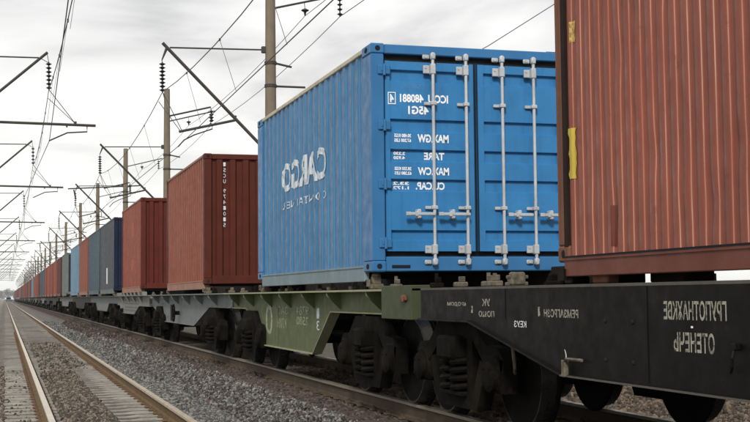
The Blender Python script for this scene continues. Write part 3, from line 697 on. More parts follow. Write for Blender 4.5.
# --- pairs of 23 foot containers on the long wagons farther back
c = container(46.8, 6.95, M['slate'], M['navy'], zt=4.42, post=M['navy'], toprail=M['palegrey'], botrail=M['palegrey'], style='door', label='slate grey container with navy doors and a narrow white placard on its side')
simple_doors(c, 6.95, M['navy'])
MB().box((.0, 3.0, 2.0-ZB), (.008, 3.5, 2.62-ZB)).build('placard', mat('white placard', (.75,.75,.73), rough=.6), c)
c = container(54.4, 7.0, M['bluegrey'], M['navy'], zt=4.42, post=M['bluegrey'], label='blue grey container with paler worn streaks between slate and orange red ones')
c = container(62.2, 7.0, M['red_side'], M['red_end'], zt=4.42, post=M['red_side'], botrail=M['pale_rail'], label='orange red container between the blue grey and the pale blue ones')
c = container(70.6, 7.6, M['skyblue'], M['navy'], zt=4.42, post=M['skyblue'], label='pale blue container behind the orange red one')
c = container(84.0, 6.3, M['palegrey'], M['blackend'], zt=4.42, post=M['palegrey'], style='door', label='pale green grey container with near black doors')
simple_doors(c, 6.3, M['blackend'], False)
seq = [('maroon','red_end','maroon container'),('red_side3','red_end','dull red container'),('red_side2','red_end2','orange red container'),('red_side3','red_end','dull red container'),
       ('bluegrey','navy','blue grey container'),('slate','navy','slate grey container'),('maroon','blackend','maroon container')]
colours = ['maroon','red_side2','red_side3','red_side2','red_side3','bluegrey','slate','maroon','red_side3','red_side2','red_side','palegrey','skyblue','maroon','red_side3','red_side2','bluegrey','maroon','red_side3','red_side']
words = {'maroon':'maroon','red_side2':'orange red','red_side3':'dull red','bluegrey':'blue grey','slate':'slate grey','red_side':'faded orange','palegrey':'pale grey','skyblue':'pale blue'}
ends = {'maroon':'blackend','red_side2':'red_end2','red_side3':'red_end','bluegrey':'navy','slate':'navy','red_side':'red_end','palegrey':'blackend','skyblue':'navy'}
def far_container_mesh(cc):
    mb = MB(); L = 6.2; ze = ZE-ZB; zt = 4.42-ZB
    a = fold_panel(.16, L-.16, ze+.08, zt-.06, .58, .05, .01, 1)
    mb.add(a.v, a.f, 0)
    mb.box((.06, .02, zt-.05), (W-.01, L-.02, zt-.04), 0)
    mb.box((W-.03, .02, ze), (W, L-.02, zt), 0)
    for y in (0, L-.16): mb.box((0, y, ze), (.16, y+.16, zt), 0)
    mb.box((-.002, .16, 0), (.06, L-.16, ze+.08), 0); mb.box((0, .16, zt-.06), (.06, L-.16, zt), 0)
    e = end_fold(.02, 1, .16, W-.03, ze+.1, zt-.05, .3, .04); mb.add(e.v, e.f, 1)
    mb.box((.16, .0, ze), (W-.03, .05, ze+.12), 1); mb.box((.16, 0, zt-.1), (W-.03, .05, zt), 1)
    return mb.mesh('shipping_container', [M[cc], M[ends[cc]]])
fm = {cc: far_container_mesh(cc) for cc in set(colours)}
ordn = ['first','second','third','fourth','fifth','sixth','seventh','eighth']
y = 92.6; i = 0; cnt = {}
far_seq = []
while y < 560:
    cc = colours[i % len(colours)]; far_seq.append(cc)
    o = link('shipping_container', fm[cc], None, (D, y, ZB))
    k = cnt.get(cc, 0); cnt[cc] = k+1
    prev = words[far_seq[-2]] if i else 'pale green grey'; nxt = words[colours[(i+1) % len(colours)]]
    if i < 9:
        lab = 'distant %s container between %s and %s ones' % (words[cc], prev, nxt)
        tag(o, lab, 'shipping container', 'shipping containers riding on the freight train')
    else:
        tag(o, 'small %s container far down the train, only its edge showing' % words[cc], 'shipping container', 'far %s containers near the end of the train' % words[cc])
    y += 7.75 if i % 2 == 0 else 8.35; i += 1

# ------------------------------------------------------------------ wagons
def bogie_meshes():
    "centred on the bogie, z measured from rail head, x from the track centre"
    out = {}
    fr = MB()
    for s in (-1, 1):
        x0, x1 = s*.965, s*1.10
        poly = [(-1.12,.60),(-1.02,.68),(-.72,.70),(-.44,.90),(.44,.90),(.72,.70),(1.02,.68),(1.12,.60),(1.10,.38),(1.02,.36),(.98,.55),(.80,.55),(.74,.40),(.46,.17),(-.46,.17),(-.74,.40),(-.80,.55),(-.98,.55),(-1.02,.36),(-1.10,.38)]
        # upper arch, lower tie and columns leave the spring window open
        top = [(-1.13,.62),(-1.02,.71),(-.74,.73),(-.45,.93),(.45,.93),(.74,.73),(1.02,.71),(1.13,.62),(1.10,.53),(.72,.55),(.42,.77),(-.42,.77),(-.72,.55),(-1.10,.53)]
        # split into convex pieces
        for q in ([(-1.13,.62),(-1.02,.71),(-.74,.73),(-.72,.55),(-1.10,.53)], [(-.74,.73),(-.45,.93),(-.42,.77),(-.72,.55)], [(-.45,.93),(.45,.93),(.42,.77),(-.42,.77)], [(.45,.93),(.74,.73),(.72,.55),(.42,.77)], [(.74,.73),(1.02,.71),(1.13,.62),(1.10,.53),(.72,.55)],
                  [(-.74,.56),(-.60,.60),(-.40,.26),(-.50,.15)], [(.74,.56),(.60,.60),(.40,.26),(.50,.15)], [(-.50,.15),(-.40,.27),(.40,.27),(.50,.15)], [(-.42,.77),(-.28,.77),(-.28,.27),(-.40,.27)], [(.42,.77),(.28,.77),(.28,.27),(.40,.27)],
                  [(-1.13,.62),(-1.04,.62),(-1.06,.34),(-1.12,.34)], [(1.13,.62),(1.04,.62),(1.06,.34),(1.12,.34)]):
            fr.prismX(q, x0, x1)
    fr.bbox((-1.22,-.22,.58), (1.22,.22,.80), .03)              # bolster
    for s in (-1, 1):                                            # brake beams and hangers
        fr.tube((-.8, s*.42, .40), (.8, s*.42, .40), .03, n=8)
        for sx in (-1, 1):
            fr.bbox((sx*.72-.05, s*.42-.02, .25), (sx*.72+.05, s*.42+.07, .60), .02)
            fr.tube((sx*.86, s*.30, .88), (sx*.84, s*.44, .42), .016, n=6)
    for sx in (-1, 1): fr.bbox((sx*.6-.08, -.05, .78), (sx*.6+.08, .05, .93), .02)
    out['frame'] = fr.mesh('bogie', M['bogie_brown'], True)
    wh = MB()   # wheel, axis x, centre at origin ; flange on +x
    wh.lathe((0,0,0), (1,0,0), [(-.065,.455),(.062,.475),(.068,.475)], 36, 1)
    wh.lathe((0,0,0), (1,0,0), [(-.067,.40),(-.0665,.452),(-.055,.456)], 36, 1)
    wh.lathe((0,0,0), (1,0,0), [(.055,.47),(.062,.503),(.078,.508),(.090,.495),(.092,.40)], 36, 0)
    wh.lathe((0,0,0), (1,0,0), [(-.085,.12),(-.085,.13),(-.050,.17),(-.020,.25),(-.030,.38),(-.068,.405),(-.0685,.44)], 36, 0)
    out['wheel'] = wh.mesh('wheel', [M['bogie'], M['tread']], True)
    ax = MB(); ax.lathe((-1.1,0,0), (1,0,0), [(0,.07),(.25,.075),(.3,.095),(.5,.085),(1.7,.085),(1.9,.095),(1.95,.075),(2.2,.07)], 14)
    out['axle'] = ax.mesh('axle', M['bogie'], True)
    sp = MB()
    for yy in (-.135, .135):
        pts = []
        for k in range(4*14+1):
            t = k/14; pts.append((-.03+.115*math.cos(2*math.pi*t), yy+.115*math.sin(2*math.pi*t), .28+.30*t/4))
        sp.path(pts, .028, 6)
    sp.bbox((-.13,-.28,.24), (.13,.28,.28), .01)
    out['spring'] = sp.mesh('spring', M['bogie_brown'], True)
    bx = MB(); bx.bbox((-.10,-.15,-.14), (.07,.15,.20), .04); bx.lathe((-.10,0,0), (-1,0,0), [(0,.135),(.035,.13),(.05,.10),(.055,.03)], 18)
    for k in range(4):
        a = math.pi/4+k*math.pi/2; bx.tube((-.13, .095*math.cos(a), .095*math.sin(a)), (-.16, .095*math.cos(a), .095*math.sin(a)), .014, n=6)
    out['box'] = bx.mesh('axle_box', M['bogie_brown'], True)
    return out
BM_ = bogie_meshes()
def bogie(root, ly, far=False):
    b = link('bogie', BM_['frame'], root, (TXC-root.location.x, ly, TRZ-root.location.z))
    for s in (-1, 1):
        w_y = s*.925
        link('axle', BM_['axle'], b, (0, w_y, .475))
        for sx in (-1, 1):
            w = link('wheel', BM_['wheel'], b, (sx*.7975, w_y, .475))
            if sx > 0: w.rotation_euler = (0, 0, math.pi)
            x = link('axle_box', BM_['box'], b, (sx*1.02, w_y, .475))
            if sx > 0: x.rotation_euler = (0, 0, math.pi)
    for sx in (-1, 1): link('spring', BM_['spring'], b, (sx*1.035, 0, .02))
    return b
DECK = 1.522
def wagon(ya, yb, web, edge, belly, shallow, deep, label, inset=0., gussets=None, bog=None, headm=None, farside=True, deckm=None):
    """ya near end, yb far end. belly=(near top y, near bottom y, far bottom y, far top y); depths below the deck"""
    root = empty('flat_wagon', (D, ya, 0)); tag(root, label, 'flat wagon', 'flat wagons of the freight train')
    L = yb-ya; zt = DECK; a, b, c_, d = [v-ya for v in belly]
    zs, zd = zt-shallow, zt-deep
    poly = [(0, zt-.02), (0, zs), (a, zs), (b, zd), (c_, zd), (d, zs), (L, zs), (L, zt-.02)]
    for x0, s in ((inset, 1), (W-inset, -1)):
        w = MB(); t = s*.012
        # web as three convex strips so that the polygon fills properly
        w.prismX([(0, zt-.02), (0, zs), (a, zs), (a, zt-.02)], x0, x0+t); w.prismX([(a, zt-.02), (a, zs), (b, zd), (c_, zd), (d, zs), (d, zt-.02)], x0, x0+t)
        w.prismX([(d, zt-.02), (d, zs), (L, zs), (L, zt-.02)], x0, x0+t)
        w.build('side_beam', web, root)
        fl = MB(); o_ = -s*.035; i_ = s*.10; th = .016
        def seg(y0, z0, y1, z1): fl.prismX([(y0, z0), (y0, z0-th), (y1, z1-th), (y1, z1)], x0+o_, x0+i_)
        seg(0, zs, a, zs); seg(a, zs, b, zd); seg(b, zd, c_, zd); seg(c_, zd, d, zs); seg(d, zs, L, zs)
        fl.build('bottom_flange', web if inset == 0 else edge, root)
        ln = MB()   # pale worn lip along the flange
        if inset == 0:
            for (y0, z0, y1, z1) in ((0, zs, a, zs), (a, zs, b, zd), (b, zd, c_, zd)):
                ln.prismX([(y0, z0-th*.2), (y0, z0-th), (y1, z1-th), (y1, z1-th*.2)], x0+o_-s*.004, x0+o_-s*.0005)
            ln.build('flange_lip', edge, root)
        MB().box((0 if s > 0 else W, .0, zt-.022), ((.20+inset) if s > 0 else W-.20-inset, L, zt)).build('deck_edge', edge, root)
    if gussets:
        for gy in gussets:
            for x0, s in ((0.004, 1), (W-.004, -1)):
                xi = inset if s > 0 else W-inset
                g = MB(); vs = []
                for yy in (gy-ya-.006, gy-ya+.006): vs += [(x0, yy, zt-.024), (xi, yy, zt-.024), (xi, yy, zs+.02), (x0, yy, zt-.07)]
                g.add(vs, [(0,1,2,3),(7,6,5,4),(0,3,7,4),(3,2,6,7),(2,1,5,6),(1,0,4,5)]); g.build('gusset', web, root)
    MB().box((W/2-.20, .02, zt-.42), (W/2+.20, L-.02, zt-.03)).build('centre_sill', M['wagon_black'], root)
    cm = MB(); n = max(4, int(L/1.1))
    for k in range(n): yy = .25+(L-.5)*k/(n-1); cm.box((inset+.02, yy-.05, zt-.20), (W/2-.201, yy+.05, zt-.035)); cm.box((W/2+.201, yy-.05, zt-.20), (W-inset-.02, yy+.05, zt-.035))
    tag(cm.build('cross_members', M['wagon_black'], root), kind='stuff')
    if farside: MB().bbox((W-.34, .01, DECK+.002), (W-.26, L-.01, DECK+.24), .01).build('sky_gap_blocker', M['wood'], root)  # added board, blocks the bright sky through the gap under the containers
    if deckm: MB().box((.21+inset, .03, zt-.03), (W-.21-inset, L-.03, zt-.004)).build('deck_boards', deckm, root)
    for y0, s in ((0, -1), (L, 1)):
        h = MB(); h.bbox((inset+.01 if inset else .02, y0-s*.02, zs-.02), (W-(inset+.01 if inset else .02), y0-s*.06, zt-.03), .006); h.build('headstock', headm or web, root)
        cp = MB(); cp.bbox((W/2-.12, y0-s*.1, .82+TRZ), (W/2+.12, y0+s*.04, 1.06+TRZ), .03); cp.bbox((W/2-.20, y0+s*.02, .86+TRZ), (W/2+.16, y0+s*.10, 1.02+TRZ), .03)
        cp.build('coupler', M['bogie'], root, smooth=True)
    for yy in (bog or (ya+2.0, yb-2.0)): bogie(root, yy-ya)
    # air tank and brake rigging
    t = MB(); yc = L*.55; t.lathe((W/2+.55, yc-.55, zt-deep*.75), (0, 1, 0), [(0,.08),(.06,.17),(.95,.17),(1.01,.08)], 14)
    t.tube((W/2-.35, 1.0, zt-.48), (W/2-.35, L-1.0, zt-.48), .018, n=6); t.bbox((W/2-.5, yc-1.6, zt-deep*.9), (W/2-.2, yc-1.1, zt-deep*.45), .03)
    t.build('brake_gear', M['bogie'], root, smooth=True)
    return root
def twist_locks(root, ys, mt=M['pale_metal'], h=.185):
    me = bpy.data.meshes.get('twist_lock_'+mt.name)
    if me is None:
        t = MB(); t.bbox((-.075,-.06,0), (.075,.06,.06), .012); t.bbox((-.05,-.04,.055), (.05,.04,h-.04), .01); t.lathe((0,0,h-.045), (0,0,1), [(0,.05),(.02,.055),(.04,.03)], 8); t.box((-.11,-.012,.03), (-.07,.012,.11))
        me = t.mesh('twist_lock_'+mt.name, mt)
    for y in ys:
        for x in (.09, W-.09): link('twist_lock', me, root, (x, y-root.location.y, DECK+.001))

def clutter(root, ya, yb, n, seed, zt=DECK):
    "folded-down lock fittings, ring bolts and blocks lying on the deck edge"
    r = random.Random(seed)
    for k in range(n):
        y = ya+(yb-ya)*(k+.5+r.uniform(-.3, .3))/n - root.location.y; mb = MB(); q = r.random(); x = r.uniform(.04, .25)
        if q < .4:
            mb.bbox((x-.05, y-.07, zt+.001), (x+.05, y+.07, zt+.05), .01); mb.tube((x, y, zt+.04), (x, y, zt+r.uniform(.08,.14)), .018, n=6)
            mb.bbox((x-.03, y-.05, zt+.05), (x+.03, y-.02, zt+.10), .006)
        elif q < .75:
            mb.bbox((x-.04, y-.16, zt+.001), (x+.04, y+.16, zt+.035), .008); mb.bbox((x-.03, y+.08, zt+.03), (x+.03, y+.13, zt+.085), .008)
        else:
            mb.bbox((x-.06, y-.04, zt+.001), (x+.06, y+.04, zt+.11), .015); mb.tube((x-.09, y, zt+.07), (x+.09, y, zt+.07), .014, n=6)
        mb.build('lock_fitting', M['pale_metal'] if r.random() < .55 else M['bogie_brown'], root)

# black wagon, nearest
K = 1.0
w1 = wagon(-1.9, 11.42, M['wagon_black'], M['wagon_edge'], (-.6, 1.6, 8.22, 10.08), .287, .635, 'long black flat wagon with stencilled white code, under the red-brown container at right', bog=(1.0, 10.8), inset=0, farside=False)
twist_locks(w1, [2.35, 8.17], M['wagon_black'], .09)
clutter(w1, 8.5, 11.3, 7, 5)
y0w = -1.9
dk = MB()
[dk.bbox((W-.28, a-y0w, DECK+.002), (W-.25, a+b-y0w, DECK+.10), .004) for a, b in ((9.75,.04),(10.3,.05),(11.1,.3))]
dk.build('packing_timber', M['wood'], w1)
for a, b, c2 in ((7.95, 8.6, 0), (7.05, 7.5, 0), (6.28, 6.31, 0), (6.17, 6.19, 0)):
    MB().bbox((.3, a-y0w, DECK+.002), (.52, b-y0w, DECK+.085), .01).build('packing_block', M['wood'], w1)
MB().bbox((.05, 7.62-y0w, DECK+.002), (.14, 7.85-y0w, DECK+.07), .01).build('packing_block', M['rust_post'], w1)
def wl(s, ya, yb, z0, z1, mt=M['p_cream'], bold=.022, mirror=True):
    "ya right (near), yb left (far), world y"
    lettering(s, (-.0025, yb-y0w, z0), (0, ya-yb, 0), (0, 0, z1-z0), mt, w1, mirror, bold)
wl('ГРУПОТНАХКВЕ', 6.10, 6.79, 1.295, 1.408); wl('ОТЕНЕЧЬ', 6.23, 6.68, 1.108, 1.225)
MB().box((-.003, 6.46-y0w, 1.250), (-.0005, 6.48-y0w, 1.262)).build('paint_dot', M['p_white'], w1)
wl('6РОДОМ', 10.18, 10.66, 1.352, 1.392); wl('I', 10.02, 10.06, 1.30, 1.36); wl('УК', 9.62, 9.80, 1.36, 1.42); wl('ПО62О', 9.53, 9.88, 1.27, 1.32)
wl('КЕУЗ', 8.88, 9.12, 1.20, 1.25, M['p_white'], .01); wl('I', 8.62, 8.655, 1.29, 1.36); wl('РЕМЗАГРОЗН', 7.97, 8.55, 1.285, 1.345); wl('(', 8.17, 8.21, .95, 1.06, M['p_white_worn'])
for (yy, zz) in ((7.57, 1.273), (7.19, 1.273), (7.57, 1.015), (7.19, 1.015)):
    rv = MB(); rv.lathe((0, yy-y0w, zz), (-1, 0, 0), [(0,.016),(.006,.014),(.01,.006)], 10); rv.build('rivet_head', M['hole'], w1)
for yy in (7.0, 4.6, 9.3):
    MB().box((-.0045, yy-y0w-.006, (.9 if yy < 8 else 1.26)), (-.0005, yy-y0w+.006, 1.498)).build('weld_seam', M['wagon_black'], w1)
hs = MB(); hs.path([(.22, 11.50-y0w, 1.22), (.20, 11.56-y0w, 1.0), (.24, 11.60-y0w, .82), (.34, 11.58-y0w, .80), (.42, 11.5-y0w, .95)], .022, 7); hs.build('brake_hose', M['rubber'], w1)
hk = MB(); hk.path([(-.03, 5.99-y0w, 1.15), (-.045, 5.99-y0w, 1.10), (-.04, 6.0-y0w, 1.05), (-.03, 6.03-y0w, 1.02), (-.025, 6.05-y0w, 1.05)], .008, 6); hk.bbox((-.04, 5.97-y0w, 1.14), (0, 6.01-y0w, 1.18), .006)
hk.build('rope_hook', M['wagon_black'], w1)
st = MB(); st.path([(-.03, 8.12-y0w, .90), (-.05, 8.12-y0w, .98), (-.05, 8.08-y0w, 1.0), (-.04, 7.85-y0w, 1.0)], .012, 6); st.bbox((-.055, 8.10-y0w, .87), (-.02, 8.16-y0w, .99), .006)
st.build('step_bracket', M['pale_metal'], w1)
# brake rods sloping down from the wagon end
br = MB()
for yy in (10.95, 11.1): br.path([(.25, yy-y0w, 1.24), (.30, yy+.05-y0w, 1.0), (.38, yy+.30-y0w, .75)], .014, 6)
br.path([(.15, 9.55-y0w, 1.15), (.2, 9.6-y0w, .85), (.32, 9.9-y0w, .66)], .014, 6)
br.build('brake_rod', M['pale_metal'], w1)

# olive wagon under the blue container; its web is set back behind brackets
K = 1.05
def kz(z): return CAMZ+(z-CAMZ)*K
w2 = wagon(11.68, 22.72, M['wagon_olive'], M['olive_edge'], (14.78*K, 15.73*K, 19.27*K, 20.35*K), DECK-kz(1.27), DECK-kz(.722), 'olive green flat wagon with fish-belly side beam, under the blue container',
           inset=.19, gussets=[13.35, 15.12, 16.5, 17.95, 19.3, 20.8, 22.2], bog=(13.75, 20.9), headm=M['olive_dark'])
hp = MB(); hp.bbox((-.01, .0, 1.212), (.30, 1.02, 1.555), .006); hp.build('end_plate', M['olive_dark'], w2)
hp = MB(); hp.bbox((-.04, .12, 1.40), (-.008, .28, 1.45), .01); hp.bbox((-.05, .17, 1.385), (-.01, .21, 1.46), .01); hp.build('corner_bolt', M['rust_post'], w2)
twist_locks(w2, [13.22, 19.3])
clutter(w2, 19.6, 22.6, 4, 8); clutter(w2, 12.0, 19.0, 8, 9)
lx = .19-.003
def w2l(s, ya, yb, z0, z1, mt):
    lettering(s, (lx, yb*K-11.68, kz(z0)), (0, (ya-yb)*K, 0), (0, 0, (z1-z0)*K), mt, w2, True, .0)
w2l('0', 18.35, 18.85, .88, 1.33, M['p_cream_faint']); w2l('ЗАО', 17.3, 18.0, 1.20, 1.31, M['p_cream_faint']); w2l('КЛИН', 17.4, 18.0, 1.0, 1.14, M['p_cream_faint'])
w2l('9784', 16.05, 16.75, 1.20, 1.32, M['p_cream_faint']); w2l('2580', 16.05, 16.75, 1.07, 1.18, M['p_cream_faint'])
w2l('1', 15.45, 15.6, 1.17, 1.3, M['p_white_worn']); w2l('3', 15.45, 15.6, 1.02, 1.14, M['p_white_worn'])
M['seam'] = mat('weld seam', (.10,.11,.065), rough=.7)
sm = MB(); sm.box((lx-.004, 17.95*K-11.68-.01, kz(.75)), (lx, 17.95*K-11.68+.01, kz(1.30))); sm.build('weld_seam', M['seam'], w2)

# light grey wagon
w3 = wagon(22.86, 35.95, M['wagon_grey'], M['wagon_pale'], (24.18*K, 26.24*K, 31.24*K, 34.0*K), DECK-kz(1.27), DECK-kz(.87), 'light grey flat wagon with a black hand wheel, under the first red container', inset=.19,
           gussets=[24.6, 26.5, 28.4, 30.3, 32.2, 34.3], bog=(24.9, 33.9))
y0w3 = 22.86
hw = MB(); yy = 28.6*K-y0w3; hw.lathe((.17, yy, kz(1.10)), (-1, 0, 0), [(0,.05),(.16,.05),(.17,.03)], 12)
for k in range(16):
    a0, a1 = 2*math.pi*k/16, 2*math.pi*(k+1)/16
    hw.tube((.03, yy+.20*math.cos(a0), kz(1.10)+.20*math.sin(a0)), (.03, yy+.20*math.cos(a1), kz(1.10)+.20*math.sin(a1)), .018, n=6)
for k in range(4):
    a0 = math.pi/4+k*math.pi/2; hw.tube((.03, yy, kz(1.10)), (.03, yy+.2*math.cos(a0), kz(1.10)+.2*math.sin(a0)), .012, n=5)
hw.build('hand_wheel', M['bogie'], w3)
sl_ = MB(); sl_.bbox((.175, 29.9*K-y0w3, kz(.90)), (.188, 30.25*K-y0w3, kz(1.28)), .004); sl_.build('access_slot', M['hole'], w3)
def w3l(s, ya, yb, z0, z1): lettering(s, (lx, yb*K-y0w3, kz(z0)), (0, (ya-yb)*K, 0), (0, 0, (z1-z0)*K), mat('dark stencil', (.05,.05,.05)), w3, True, .0)
w3l('ВС', 31.6, 32.4, 1.27, 1.31); w3l('К4', 30.7, 31.4, .95, 1.0); w3l('4', 31.3, 31.7, 1.0, 1.06)
twist_locks(w3, [25.15, 31.0]); clutter(w3, 31.4, 35.5, 5, 12); clutter(w3, 23, 24.8, 2, 13)

# pale wagon with pierced side, under the second red container
w4 = wagon(36.05, 46.4, M['wagon_pale'], M['wagon_pale'], (37.46*1.03, 38.94*1.03, 44.15*1.01, 45.2), .31, .58, 'pale grey flat wagon with ribbed side and square blocks along its edge', inset=.12, gussets=[38, 40, 42, 44])
ps = MB(); M['pierce'] = mat('dark hole', (.03,.03,.03))
for k in range(11):
    for z in (DECK-.16, DECK-.28, DECK-.40, DECK-.50):
        yy = 3.1+k*.42; ps.box((.112, yy, z), (.119, yy+.10, z+.035))
tag(ps.build('pierced_holes', M['pierce'], w4), kind='stuff')
for k in range(8): MB().bbox((-.01, .6+k*1.2, DECK-.02), (.12, .85+k*1.2, DECK+.10), .01).build('stake_pocket', M['wagon_pale'], w4)
twist_locks(w4, [37.4, 43.3])

# long wagons farther back
def far_wagon(ya, yb, web, edge, label):
    L = yb-ya; w = wagon(ya, yb, web, edge, (ya+3.9, ya+4.9, yb-4.9, yb-3.9), .27, .60, label, inset=.15); twist_locks(w, [ya+.5, ya+L/2-.4, ya+L/2+.4, yb-.5]); return w
far_wagon(46.5, 61.9, M['wagon_grey'], M['wagon_edge'], 'dusty grey long flat wagon under the slate grey and blue grey containers')
far_wagon(62.0, 78.6, M['wagon_black'], M['wagon_edge'], 'dark long flat wagon under the orange red and pale blue containers')
protoP = far_wagon(78.8, 97.4, M['wagon_grey'], M['wagon_edge'], 'grey long flat wagon under the pale green grey container with black doors')
protoB = None
y = 98.6; k = 0
simple = MB()
def simple_wagon_mesh(mm):
    mb = MB(); L = 16.0
    for x0 in (.1, W-.12): mb.prismX([(0, DECK), (0, DECK-.28), (3.9, DECK-.28), (4.9, DECK-.6), (L-4.9, DECK-.6), (L-3.9, DECK-.28), (L, DECK-.28), (L, DECK)], x0, x0+.02, 0)
    mb.box((0, 0, DECK-.03), (W, L, DECK-.002), 1); mb.box((W-.34, .3, DECK), (W-.26, L-.3, DECK+.24), 1); mb.box((W/2-.2, -.1, DECK-.4), (W/2+.2, L+.1, DECK-.04), 1)  # raised far-side box is added to block sky under the containers
    for yc in (2, L-2):
        for s in (-.925, .925):
            for sx in (-1, 1): mb.lathe((W/2+sx*.7975-.06, yc+s, TRZ+.475), (1, 0, 0), [(0,.475),(.12,.475)], 16, 1)
            mb.tube((.2, yc+s, TRZ+.475), (W-.2, yc+s, TRZ+.475), .08, n=8, mi=1)
        for sx in (-1, 1):
            x0 = W/2+sx*1.0; mb.bbox((x0-.06, yc-1.1, TRZ+.5), (x0+.06, yc+1.1, TRZ+.72), .03, 1); mb.bbox((x0-.06, yc-.4, TRZ+.2), (x0+.06, yc+.4, TRZ+.85), .05, 1)
        mb.box((.15, yc-.2, TRZ+.6), (W-.15, yc+.2, TRZ+.85), 1)
    return mb.mesh('flat_wagon', [mm, M['wagon_black']])
sw = [simple_wagon_mesh(M['wagon_black']), simple_wagon_mesh(M['wagon_pale']), simple_wagon_mesh(M['wagon_olive'])]
pat = [0, 0, 1, 0, 2, 0, 0, 1]
wn = ['dark', 'pale grey', 'olive']
while y < 560:
    j = pat[k % 8]; o = link('flat_wagon', sw[j], None, (D, y, 0))
    tag(o, ('first %s flat wagon of the distant half of the train, with shadowed wheels' % wn[j]) if k == 0 else ('small %s flat wagon far down the train under distant containers' % wn[j]), 'flat wagon', 'flat wagons of the freight train' if k == 0 else 'far %s flat wagons' % wn[j])
    y += 16.1; k += 1

